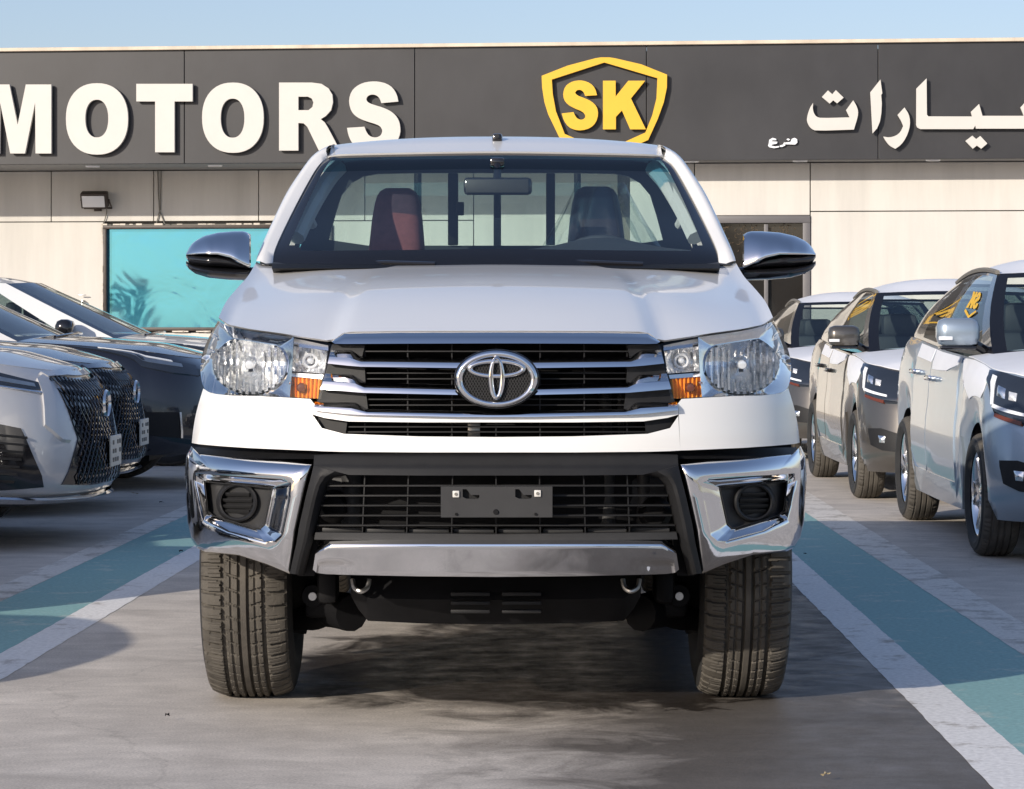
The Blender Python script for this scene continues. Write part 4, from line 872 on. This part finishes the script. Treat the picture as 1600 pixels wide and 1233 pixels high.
# ------------------------------------------------------------------ parked cars
ST = tyre_mesh(.302, .19, .205, 144, 40, 'car'); SR = rim_mesh(.207, .17, 5, True, M['satin']); SD = disc_mesh(.19, -.03)
LT = tyre_mesh(.355, .235, .235, 144, 40, 'car'); LR = rim_mesh(.237, .21, 5, True, M['satin']); LD = disc_mesh(.21, -.03)
class Car:
    def __init__(s, p, name, loc, rz, label, group=None):
        s.p = p; s.R = empty(name, loc, rz); tag(s.R, label, 'car', group)
        s.paint = p['paint']
    def zb(s, y):
        p = s.p; z = p['zb']
        for ya in (0, p['wb']):
            d = abs(y - ya)
            if d < p['ar']: z = max(z, p['wr'] + sqrt(p['ar'] ** 2 - d * d))
        return z
    def P(s, a, v):                                          # a: 0..1 front, 1..2 side, 2..3 rear; negative a = other side
        p = s.p; sg_ = 1 if a >= 0 else -1; a = abs(a)
        w = p['W'] / 2 * interp(p['pw'], v); yf = -p['fo'] + interp(p['pf'], v); yr = p['wb'] + p['ro'] - interp(p['pr'], v); n = p['n']
        if a < 1: th = a * pi / 2; x = w * sin(th) ** (2 / n); y = yf + p['cf'] * (1 - max(0, cos(th)) ** (2 / n))
        elif a <= 2: y = lerp(yf + p['cf'], yr - p['cr'], a - 1); x = w
        else: th = (3 - a) * pi / 2; x = w * max(0, sin(th)) ** (2 / n); y = yr - p['cr'] * (1 - max(0, cos(th)) ** (2 / n))
        x *= 1 - p.get('taper', .04) * max(0, y - p['wb'] * .5) / p['wb']
        zb = s.zb(y); z = zb + v * (interp(p['zs'], y) - zb)
        if v < 1: x -= .03 * math.exp(-((z - p['crz']) / .05) ** 2) * p.get('cr_', .25) if 1 <= a <= 2 else 0
        return Vector((x * sg_, y, z))
    def a_y(s, y): p = s.p; y0 = -p['fo'] + interp(p['pf'], .5) + p['cf']; y1 = p['wb'] + p['ro'] - interp(p['pr'], .5) - p['cr']; return 1 + (y - y0) / (y1 - y0)
    def v_z(s, y, z): zb = s.zb(y); return (z - zb) / (interp(s.p['zs'], y) - zb)
    def nrm(s, a, v):
        e = .01; v = min(max(v, .02), .98); d1 = s.P(a + e, v) - s.P(a - e, v); d2 = s.P(a, v + e) - s.P(a, v - e); n = d1.cross(d2)
        n = n.normalized() if n.length > 1e-9 else Vector((0, -1, 0)); c = Vector((0, s.p['wb'] / 2, .6)); return n if n.dot(s.P(a, v) - c) > 0 else -n
    def patch(s, top, bot, name, m, off=.004, sub=4, nz=4, parent=None, back=.02, sides=(1,), prof=None, ang=40):
        for sd_ in sides:
            T = subdiv(top, sub); Bt = subdiv(bot, sub); G = []
            for i, (t, b_) in enumerate(zip(T, Bt)):
                r = []
                for k in range(nz + 1):
                    f = k / nz; a, v = lerp(t[0], b_[0], f), lerp(t[1], b_[1], f); o = off + (prof(i / (len(T) - 1), f) if prof else 0); r.append(s.P(a * sd_, v) + s.nrm(a * sd_, v) * o)
                G.append(r)
            n0 = s.nrm(top[len(top) // 2][0] * sd_, top[0][1]); o_ = MB().skin(G, -n0 * back).build(name, m, parent or s.R, ang)
        return o_
    def shell(s):
        p = s.p; NA = [k / 22 for k in range(22)] + [1 + k / 110 for k in range(110)] + [2 + k / 12 for k in range(13)]; NA = [-a for a in NA[:0:-1]] + NA; vs = [0, .06, .14, .24, .34, .44, .54, .64, .74, .84, .92, .97, 1]
        G = [[s.P(a, v) for v in vs] for a in NA]
        MB().skin(G, (0, 0, 0)).build('body', s.paint, s.R, 50)
        # hood
        yc = p['yc']; st = [k / 22 for k in range(23)]; ac = s.a_y(yc); st += [lerp(1, ac, k / 14) for k in range(1, 15)]; G = []
        for a in st:
            q = s.P(a, 1); G.append([Vector((q.x * u, q.y - (.0) * (1 - u * u), q.z + p['crown'] * (1 - abs(u) ** 2.4) * min(1, (q.y + p['fo']) / .5) + .004)) for u in [k / 8 - 1 for k in range(17)]])
        MB().skin(G, (0, .0, -.01)).build('hood', p.get('hood', s.paint), s.R, 50)
        MB().box((0, p['wb'] / 2, .30), (p['W'] * .80, p['wb'] + .9, .20)).build('floor_pan', M['dark'], s.R)
        for y in (0, p['wb']):
            for sg_ in (-1, 1): MB().archway(p['ar'] * .99, sg_ * p['W'] * .33, sg_ * p['W'] * .47, (0, y, p['wr'])).build('wheel_liner', M['dark'], s.R)
    def cabin(s, roofm):
        p = s.p; yc, yr_ = p['yc'], p['yr']; rF, rR = p['rf'], p['rr']; wt = p['wt']; zr = p['H']
        def base(y):
            lo, hi = 0.0, 3.0
            for _ in range(30):
                mid = (lo + hi) / 2
                if s.P(mid, 1).y < y: lo = mid
                else: hi = mid
            q = s.P(lo, 1); return q.x - .005 - p.get('inset', 0) * max(0, 1 - (y - yc) / 1.0)
        def SP(t_s, t, sg_):
            y = lerp(lerp(yc, rF, t), lerp(yr_, rR, t), t_s); yb = lerp(yc, yr_, t_s); wb_ = base(yb); zt = zr - .045 + p['arch'] * 4 * t_s * (1 - t_s) - p['drop'] * t_s ** 2
            return Vector((sg_ * (wb_ + (wt - .05 * t_s - wb_) * t ** 1.25 + .02 * sin(pi * t)), y, lerp(interp(p['zs'], yb), zt, t)))
        SS = [0, .035, .07, .12, .2, .28, .36, .40, .425, .5, .58, .66, .70, .725, .78, .84, .88, .94, 1]; TTs = [0, .05, .2, .4, .6, .78, .9, .95, 1]
        wins = p['wins']
        for sg_ in (-1, 1):
            V = [SP(a, t, sg_) for a in SS for t in TTs]; m = len(TTs); fr_ = []; gw = [[] for _ in wins]
            for i in range(len(SS) - 1):
                for j in range(m - 1):
                    f = (i * m + j, i * m + j + 1, (i + 1) * m + j + 1, (i + 1) * m + j); mid = (SS[i] + SS[i + 1]) / 2; hit = False
                    for wi, (a0, a1) in enumerate(wins):
                        if a0 < mid < a1 and 1 <= j < m - 2: gw[wi].append(f); hit = True
                    if not hit: fr_.append(f)
            mesh('side_frame', V, fr_, p['pillar'], s.R, 40)
            for gf in gw: mesh('side_window', V, gf, M['cglass'], s.R, 40)
        bow, bowr = p['bow'], .08
        def WP(u, t): q = SP(0, t, 1); return Vector((q.x * u, q.y - bow * (1 - u * u) * (1 - .3 * t), q.z + .012 * (1 - u * u)))
        def RP(u, t): q = SP(1, t, 1); return Vector((q.x * u, q.y + bowr * (1 - u * u), q.z))
        for fn, nm, border in ((WP, 'windscreen', .07), (RP, 'rear_window', .1)):
            us = [-1, -.96, -.9] + [k / 8 - .75 for k in range(13)] + [.9, .96, 1]; ts = [0, .08, .25, .45, .65, .85, .94, 1]; V = [fn(u, t) for u in us for t in ts]; m = len(ts); A_, G_ = [], []
            for i in range(len(us) - 1):
                for j in range(m - 1): (G_ if 1 < i < len(us) - 3 and 0 < j < m - 2 else A_).append((i * m + j, i * m + j + 1, (i + 1) * m + j + 1, (i + 1) * m + j))
            o_ = mesh(nm, V, G_, M['wglass'] if nm == 'windscreen' else M['cglass'], s.R, 40); mesh('glass_border', V, A_, M['frit'] if nm == 'windscreen' else s.paint, o_, 40)
        G = []
        for k in range(17):
            t_s = k / 16; q = SP(t_s, 1, 1); G.append([Vector((q.x * u, q.y - bow * .7 * (1 - u * u) * (1 - t_s) + bowr * (1 - u * u) * t_s, q.z + p.get('rc', .045) * (1 - abs(u) ** 2.6) * min(1, .12 + t_s * 6))) for u in [j / 8 - 1 for j in range(17)]])
        MB().skin(G, (0, 0, -.012)).build('roof', roofm, s.R, 50)
        for sg_ in (-1, 1):                                    # seats and a dashboard behind the glass
            for y, nm in ((1.25, 'front_seat'), (2.1, 'rear_seat')):
                MB().box((sg_ * .36, yc + y - .35, zr - .60), (.44, .16, .52), .06).box((sg_ * .36, yc + y - .33, zr - .28), (.25, .10, .17), .04).build(nm, M['interior'], s.R)
        MB().box((0, yc + .30, interp(p['zs'], yc) - .04), (p['W'] * .74, .55, .12), .04).build('dashboard', M['interior'], s.R); MB().box((0, yc + 1.2, .62), (p['W'] * .82, 2.3, .12)).build('cabin_floor', M['interior'], s.R)
        s.SP = SP; s.WP = WP
    def wheels(s, T, Rm, Dm):
        p = s.p
        for y in (0, p['wb']):
            for sg_ in (-1, 1):
                w = empty('wheel', (sg_ * (p['W'] / 2 - p['tw'] / 2 - .012), y, p['wr'] - .004), 0, s.R)
                link('tyre', T, w); link('rim', Rm, w, rot=(random.random() * 6, 0, 0) if sg_ < 0 else (0, 0, pi)); link('brake_disc', Dm, w, rot=(0, 0, 0 if sg_ < 0 else pi))

# three small hatchbacks in a row on the right, facing the camera
def hatch(loc, paint, label, film):
    p = dict(W=1.735, fo=.80, wb=2.45, ro=.62, cf=.52, cr=.35, n=2.5, zb=.20, ar=.345, wr=.302, crz=.72, cr_=.3, paint=paint, tw=.19, taper=.05,
             pw=[(0, .955), (.15, .985), (.4, 1.0), (.7, .985), (.9, .955), (1, .915)], pf=[(0, .10), (.08, .03), (.25, 0), (.5, .03), (.75, .07), (.92, .14), (1, .22)], pr=[(0, .08), (.2, 0), (.6, .03), (1, .12)],
             zs=[(-.80, .72), (-.62, .82), (-.35, .89), (0, .93), (.34, .955), (1.2, .985), (2.4, 1.045), (3.1, 1.07)], crown=.055, hood=M['wrap'],
             inset=.10, rc=.085, yc=.36, yr=2.86, rf=1.02, rr=2.62, wt=.555, H=1.435, arch=.03, drop=.03, bow=.16, wins=[(.07, .425), (.5, .725)], pillar=M['blackp'])
    c = Car(p, 'hatchback_car', loc, 0, label, 'hatchbacks parked nose to tail beside the teal band'); c.shell(); c.cabin(M['wrap']); c.wheels(ST, SR, SD)
    a = c.a_y
    both = (1, -1)
    # lamps
    HT = [(.42, .98), (.62, .985), (.80, .985), (.93, .97)]; HB = [(.46, .74), (.62, .72), (.80, .74), (.92, .87)]
    c.patch(HT, HB, 'headlight', M['lampglass'], .010, 5, 6, sides=both, ang=60)
    c.patch([(.815, .94), (.865, .94)], [(.815, .80), (.845, .79)], 'light_guide', M['lampwhite'], .014, 3, 3, sides=both); c.patch([(.58, .785), (.825, .80)], [(.58, .765), (.83, .775)], 'light_guide', M['lampwhite'], .014, 5, 2, sides=both)
    c.patch([(.60, .735), (.80, .75)], [(.60, .705), (.80, .725)], 'turn_signal', M['amber_dark'], .013, 4, 2, sides=both)
    c.patch([(.635, .90), (.69, .90)], [(.64, .85), (.69, .85)], 'projector', M['bulb'], .014, 6, 6, sides=both, prof=lambda u, v: .014 * sin(pi * u) * sin(pi * v))
    c.patch([(.72, .91), (.79, .915)], [(.72, .85), (.79, .855)], 'projector', M['refl'], .012, 6, 4, sides=both, prof=lambda u, v: .01 * sin(pi * u) * sin(pi * v))
    c.patch([(.44, .42), (.62, .46), (.75, .44)], [(.46, .24), (.62, .24), (.73, .28)], 'fog_recess', M['black'], .006, 4, 4, sides=both); c.patch([(.58, .385), (.64, .385)], [(.59, .315), (.635, .315)], 'fog_lamp', M['refl'], .010, 6, 6, sides=both, prof=lambda u, v: .012 * sin(pi * u) * sin(pi * v))
    c.patch([(-.38, .92), (0, .93), (.38, .92)], [(-.34, .50), (0, .48), (.34, .50)], 'grille', M['gloss'], .006, 5, 5)
    c.patch([(-.42, .20), (0, .18), (.42, .20)], [(-.40, .03), (0, .02), (.40, .03)], 'lower_intake', M['black'], .006, 5, 3)
    # doors, handles, film
    for s_ in both:
        for y0, y1 in ((.50, 1.46), (1.475, 2.12)):
            d = c.patch([(a(y0), .985), (a(y1), .985)], [(a(y0 + .02), .08), (a(min(y1, 2.06)), .08)], 'door', paint, .006, 10, 12, back=.008, sides=(s_,), ang=50)
            q = c.P(a(y1 - .14) * s_, .80); n = c.nrm(a(y1 - .14) * s_, .80)
            MB().box(q + n * .03, (.03, .17, .028), .010).box(q + n * .012 + Vector((0, -.05, 0)), (.03, .03, .03), .006).build('handle', M['chrome'] if paint == M['silverp'] else M['gloss'], d)
        c.patch([(a(.30), .17), (a(2.1), .17)], [(a(.36), .0), (a(2.1), .0)], 'sill', paint, .012, 10, 3, sides=(s_,))
        if film:
            c.patch([(.93, .985), (1.0, .99), (a(.30), .99), (a(.47), .985)], [(.92, .90), (1.0, .62), (a(.06), .40), (a(.20), .66)], 'protective_film', M['wrap'], .004, 6, 5, sides=(s_,), back=.003)
            c.patch([(a(.52), .985), (a(.9), .985), (a(1.44), .985)], [(a(.60), .93), (a(.9), .88), (a(1.40), .86)], 'protective_film', M['wrap'], .009, 6, 3, sides=(s_,), back=.003)
            c.patch([(a(1.49), .985), (a(2.1), .985)], [(a(1.5), .90), (a(2.08), .90)], 'protective_film', M['wrap'], .009, 6, 2, sides=(s_,), back=.003)
        # mirrors
        mp = Vector((s_ * .855, .46, 1.085)); mm = empty('door_mirror', (0, 0, 0), 0, c.R)
        MB().box(mp, (.215, .13, .145), .045).build('mirror_housing', paint, mm, 60); MB().tube([mp + Vector((-.09 * s_, .02, -.06)), Vector((s_ * .70, .52, .99))], .024, 8).box(mp + Vector((0, .01, -.078)), (.18, .10, .02), .008).build('mirror_arm', M['gloss'], mm)
        MB().box(mp + Vector((.07 * s_, -.064, -.03)), (.07, .012, .02), .004).build('indicator', M['lampwhite'], mm)
        # roof-rail strip between roof film and pillar, wiper
        MB().tube([c.SP(t, 1.0, s_) + Vector((0, 0, .008)) for t in [k / 10 for k in range(11)]], .014, 6).build('roof_gutter', M['groove'], c.R)
    MB().tube([Vector((-.45, .22, 1.005)), Vector((-.1, .17, 1.02)), Vector((.30, .20, 1.015))], .009, 6).build('wiper', M['gloss'], c.R)
    for s_ in both: c.patch([(2.25, .95), (2.6, .95)], [(2.25, .72), (2.6, .72)], 'tail_light', M['red'], .006, 4, 3, sides=(s_,))
    return c
c1 = hatch((3.10, 13.34, 0), M['silverp'], 'silver blue hatchback with white film and a yellow logo on its side window', True)
c2 = hatch((3.045, 17.77, 0), M['brownp'], 'grey brown hatchback with white film, parked directly behind the silver blue hatchback', True)
c3 = hatch((3.06, 23.0, 0), M['brownp'], 'grey brown hatchback parked last in its row, nearest the showroom wall', True)
c2.R.scale = (.98, 1, .965); c3.R.scale = (.98, 1, .945)
# yellow logo seen the wrong way round on the first hatchback's side window
dg = empty('window_logo', (0, 0, 0), 0, c1.R)
def decal(poly, nm):
    xs0, xs1, ys0, ys1 = 848, 1043, 91, 250
    def fn(u, v, w):
        ts = lerp(.115, .30, (u - xs0) / (xs1 - xs0)); t = lerp(.84, .42, (v - ys0) / (ys1 - ys0))
        q = c1.SP(ts, t, -1); return q + Vector((-.004 - w, 0, 0))
    MB().prism([poly], 0, .002, fn).build(nm, M['yellow'], dg, 0)
decal(Sk, 'letter_s'); decal(Kk, 'letter_k')
decal([SHo[11], SHo[12], SHo[13], SHi[7], SHi[6], SHi[5]], 'shield_edge')

# crossovers on the left, noses towards the truck
def crossover(nm, loc, rz, paint, label, style, group='crossovers parked nose in on the left', hoodm=None, pillar=None):
    p = dict(W=1.86, fo=.96, wb=2.69, ro=.95, cf=.78, cr=.45, n=2.45, zb=.24, ar=.40, wr=.355, crz=.82, cr_=.3, paint=paint, tw=.235,
             pw=[(0, .95), (.15, .985), (.4, 1.0), (.7, .985), (.9, .95), (1, .90)], pf=[(0, .10), (.07, .02), (.2, .0), (.5, .015), (.8, .05), (.93, .10), (1, .18)], pr=[(0, .1), (.2, 0), (.6, .05), (1, .2)],
             zs=[(-.96, .80), (-.75, .885), (-.4, .945), (0, .98), (.5, 1.01), (1.5, 1.04), (2.6, 1.09), (3.6, 1.12)], crown=.05, hood=hoodm or paint,
             yc=.42, yr=3.5, rf=1.35, rr=2.95, wt=.60, H=1.50, arch=.03, drop=.05, bow=.22, wins=[(.12, .425), (.5, .78)], pillar=pillar or paint)
    c = Car(p, nm, loc, rz, label, group); c.shell(); c.cabin(paint); c.wheels(LT, LR, LD); a = c.a_y; both = (1, -1)
    if style == 'spindle':
        c.patch([(-.37, .955), (-.2, .985), (0, .99), (.2, .985), (.37, .955)], [(-.30, .52), (-.2, .52), (0, .52), (.2, .52), (.30, .52)], 'grille', M['gloss'], .006, 4, 4)
        c.patch([(-.30, .52), (-.2, .52), (0, .52), (.2, .52), (.30, .52)], [(-.42, .14), (-.2, .12), (0, .12), (.2, .12), (.42, .14)], 'grille', M['gloss'], .006, 4, 4)
        b = MB()
        for i in range(-16, 17):                                # woven grille wires
            for sg_ in (-1, 1):
                pts = []
                for k in range(15):
                    v = lerp(.14, .96, k / 14); aa = i * .034 + sg_ * (v - .5) * .34; lim = lerp(.30, .36, abs(v - .52) / .42)
                    if abs(aa) < lim: pts.append(c.P(aa, v) + c.nrm(aa, v) * .012)
                if len(pts) > 1: b.tube(pts, .0045, 5, False)
        b.build('grille_mesh', M['gloss'], c.R, 40)['kind'] = 'stuff'
        c.patch([(-.40, .97), (-.2, 1.0), (0, 1.0), (.2, 1.0), (.40, .97)], [(-.385, .945), (-.2, .975), (0, .98), (.2, .975), (.385, .945)], 'grille_trim', paint, .016, 4, 2)
        em = MB(); q = c.P(0, .80) + c.nrm(0, .80) * .022; em.lathe([(.075, 0), (.085, -.012), (.095, 0)], 32, 'y', (0, 0, 0)); mesh('emblem', [(v[0], v[1] + q.y, v[2] * .78 + q.z) for v in em.V], em.F, M['chrome'], c.R)
        c.patch([(.43, .90), (.60, .93), (.80, .97), (.97, .97)], [(.44, .86), (.60, .845), (.80, .87), (.95, .92)], 'headlight', M['lampglass'], .008, 5, 4, sides=both)
        c.patch([(.90, .96), (.985, .965)], [(.90, .86), (.97, .90)], 'side_marker', M['red'], .011, 3, 3, sides=both)
        c.patch([(.50, .895), (.80, .925)], [(.50, .87), (.80, .895)], 'projector', M['steel'], .011, 5, 2, sides=both); c.patch([(.48, .84), (.78, .86)], [(.48, .83), (.78, .85)], 'light_guide', M['satin'], .011, 5, 2, sides=both)
        c.patch([(.62, .56), (.80, .60), (.93, .58)], [(.52, .12), (.74, .10), (.93, .12)], 'side_intake', M['gloss'], .005, 5, 5, sides=both)
        for k in range(7): c.patch([(.60 + k * .012, .50 - k * .055), (.90, .52 - k * .055)], [(.60 + k * .012, .485 - k * .055), (.90, .505 - k * .055)], 'intake_slat', M['black'], .014, 4, 1, sides=both)
        c.patch([(-.95, .075), (-.5, .06), (0, .06), (.5, .06), (.95, .075)], [(-.95, .045), (-.5, .03), (0, .03), (.5, .03), (.95, .045)], 'lower_trim', M['chrome'], .035, 6, 2)
        c.patch([(-.95, .045), (0, .03), (.95, .045)], [(-.95, .0), (0, .0), (.95, .0)], 'lower_lip', M['gloss'], .02, 8, 2)
        c.patch([(.34, .97), (.40, .93), (.44, .60), (.36, .50)], [(.375, .97), (.47, .93), (.50, .60), (.41, .50)], 'grille_edge', paint, .012, 3, 2, sides=both)
        for k in range(2): q = c.P(.56, .66); 
        n = c.nrm(.60, .70); q = c.P(.60, .70); MB().lathe([(0, -.004), (.012, -.004), (.013, .004)], 14, 'y', q + n * .004).build('parking_sensor', M['silverl'], c.R)
    else:
        c.patch([(.40, .93), (.62, .95), (.84, .975), (1.06, .975)], [(.42, .83), (.62, .83), (.84, .86), (1.03, .93)], 'headlight', M['lampglass'], .008, 5, 4, sides=both)
        c.patch([(.58, .942), (.96, .968)], [(.58, .932), (.96, .958)], 'light_guide', M['lampwhite'], .013, 5, 2, sides=both); c.patch([(.52, .925), (.74, .94), (.95, .955)], [(.52, .895), (.74, .90), (.92, .93)], 'reflector', M['steel'], .010, 5, 3, sides=both)
        c.patch([(-.40, .40), (0, .40), (.40, .40)], [(-.50, .10), (0, .08), (.50, .10)], 'lower_intake', M['black'], .006, 5, 4)
        c.patch([(-.5, .90), (0, .90), (.5, .90)], [(-.5, .84), (0, .84), (.5, .84)], 'upper_slot', M['gloss'], .006, 6, 2)
        c.patch([(.62, .44), (.86, .42)], [(.62, .18), (.82, .20)], 'side_intake', M['black'], .006, 5, 4, sides=both); c.patch([(.605, .44), (.618, .44)], [(.605, .18), (.618, .18)], 'intake_trim', M['satin'], .014, 3, 4, sides=both)
    pc = c.P(0, .40) + c.nrm(0, .40) * .03; pp = MB().box(pc, (.30, .012, .16), .004).build('plate', M['plate'], c.R)
    pb = MB()
    for i in range(4):
        for j in range(3):
            if (i + j) % 4 != 3: pb.box(pc + Vector((-.10 + i * .066, -.008, -.045 + j * .045)), (.03, .004, .022))
    if style == 'spindle': pb.build('plate_stencil', M['groove'], pp)['kind'] = 'stuff'
    for s_ in both:
        for y0, y1 in ((.55, 1.62), (1.635, 2.25)): d = c.patch([(a(y0), .985), (a(y1), .985)], [(a(y0 + .03), .10), (a(y1), .10)], 'door', paint, .006, 10, 10, back=.008, sides=(s_,)); q = c.P(a(y1 - .15) * s_, .82); MB().box(q + c.nrm(a(y1 - .15) * s_, .82) * .03, (.03, .2, .03), .01).build('handle', paint, d)
        mp = Vector((s_ * .97, .80, 1.09)); mm = empty('door_mirror', (0, 0, 0), 0, c.R); MB().box(mp, (.22, .14, .15), .05).build('mirror_housing', M['gloss'], mm, 60); MB().tube([mp + Vector((-.09 * s_, .02, -.06)), Vector((s_ * .86, .82, 1.0))], .025, 8).build('mirror_arm', M['gloss'], mm)
        c.patch([(a(.40), .13), (a(2.25), .13)], [(a(.42), .0), (a(2.25), .0)], 'sill', M['black'], .014, 8, 3, sides=(s_,))
        for ya in (0, p['wb']):
            pts = [Vector((s_ * (p['W'] / 2 - .012), ya + p['ar'] * 1.02 * cos(t), p['wr'] + p['ar'] * 1.02 * sin(t))) for t in [lerp(-.15, pi + .15, k / 20) for k in range(21)]]; MB().tube(pts, .022, 6).build('arch_trim', M['black'], c.R)
    MB().tube([Vector((-.5, .24, 1.04)), Vector((0, .18, 1.065)), Vector((.4, .22, 1.06))], .01, 6).build('wiper', M['gloss'], c.R)
    return c
HR = radians(90 - 1.5)                                             # local -y (the nose) turned towards +x
def nose(x, y, rz=HR): return (x - .96 * sin(rz), y + .96 * cos(rz), 0)
crossover('crossover_car', nose(-2.09, 14.3), HR, M['silverl'], 'silver crossover with a woven dark spindle grille, parked beside the faded line', 'spindle')
crossover('crossover_car', nose(-2.27, 16.75), HR, M['navyp'], 'dark blue crossover between the silver and the black crossovers', 'spindle')
crossover('crossover_car', nose(-1.93, 19.3), HR, M['blackp'], 'black crossover with slim headlight parked in front of the white crossover', 'slim', pillar=M['silverl'])
crossover('crossover_car', nose(-1.75, 22.6), HR, M['whitep'], 'white crossover parked nearest the turquoise window', 'slim')
crossover('crossover_car', nose(-2.32, 10.7), HR, M['silverl'], 'silver crossover standing left of the pickup, its shadow on the teal band', 'slim')
crossover('crossover_car', nose(-2.75, 7.45), HR, M['navyp'], 'dark crossover standing left of the white parking line', 'slim')

# ------------------------------------------------------------------ small litter on the ground
def ground_at(px, py): d = F * CAMH / (py - HZ); return Vector(((px - 800) / F * d, d, 0))
def leaf(px, py, r, m, label, cat='leaf'):
    c = ground_at(px, py); a = random.random() * 6; n = 9; V = [(0, 0, .012)] ; 
    for k in range(n): t = 2 * pi * k / n; rr = r * (1 if k % 2 else .6); V.append((rr * cos(t) * 1.3, rr * sin(t) * .8, .004 + .012 * random.random()))
    o = mesh('fallen_leaf' if cat == 'leaf' else 'debris', V, [(0, k + 1, (k + 1) % n + 1) for k in range(n)], m, None, 0); o.location = c + Vector((0, 0, .009)); o.rotation_euler = (0, 0, a); tag(o, label, cat)
M['dry'] = mat('dry_leaf', (.42, .34, .20), .8, var=.3, vscale=60)
leaf(210, 775, .03, M['dry'], 'dry beige leaf on the ground by the silver crossover'); leaf(252, 789, .018, M['dark'], 'dark scrap on the ground beside the faded line', 'debris')
leaf(283, 867, .012, M['dark'], 'dark scrap lying on the white parking line', 'debris'); leaf(1258, 871, .012, M['dark'], 'small dark scrap on the teal band beside the truck', 'debris')
leaf(1290, 1222, .012, M['dry'], 'small dry leaf on the wet concrete in front of the truck'); leaf(261, 1127, .008, M['dark'], 'tiny dark scrap on dry concrete ahead of the front wheel', 'debris')

# ------------------------------------------------------------------ what stands across the yard behind the camera (seen in chrome and glass)
def tree(x, y, h, r, label):
    T = empty('yard_tree', (x, y, 0)); tag(T, label, 'tree', 'trees across the yard')
    MB().tube([(0, 0, 0), (.05, 0, h * .3), (0, .05, h * .6)], [.14, .11, .07], 8).build('trunk', M['bark'], T)
    b = MB(); rg = random.Random(int(x * 7 + y))
    cl = [(Vector((rg.uniform(-1, 1), rg.uniform(-1, 1), rg.uniform(-.7, 1))) * r * .62, rg.uniform(.35, .6) * r) for _ in range(9)]
    for k in range(900):
        c, cr = rg.choice(cl); d = Vector((rg.gauss(0, 1), rg.gauss(0, 1), rg.gauss(0, 1))).normalized() * cr * rg.random() ** .4; q = c + d + Vector((0, 0, h * .68)); n = Vector((rg.gauss(0, 1), rg.gauss(0, 1), rg.gauss(0, 1))).normalized(); t = n.orthogonal().normalized() * .16; u = n.cross(t); b.add([q - t, q + u * .5, q + t, q - u * .5], [(0, 1, 2, 3)])
    b.build('crown', M['leaf'], T, 0)
for i, (x, y, h, r) in enumerate(((-6, -34, 5.2, 1.9), (3.5, -38, 4.6, 1.7), (12, -33, 5.5, 2.1), (20, -36, 4.8, 1.8), (-28.5, -32, 2.5, .95))): tree(x, y, h, r, 'leafy green tree across the yard behind the camera')
lb = empty('low_building', (4, -52, 0)); tag(lb, 'low beige building far across the yard behind the camera', 'building')
MB().box((0, 0, 2.2), (60, 6, 4.4), .05).build('wall', M['shade'], lb)
for k in range(12): MB().box((-27 + k * 5, 3.02, 1.6), (3, .08, 2.0), .01).build('window', M['darkglass'], lb)
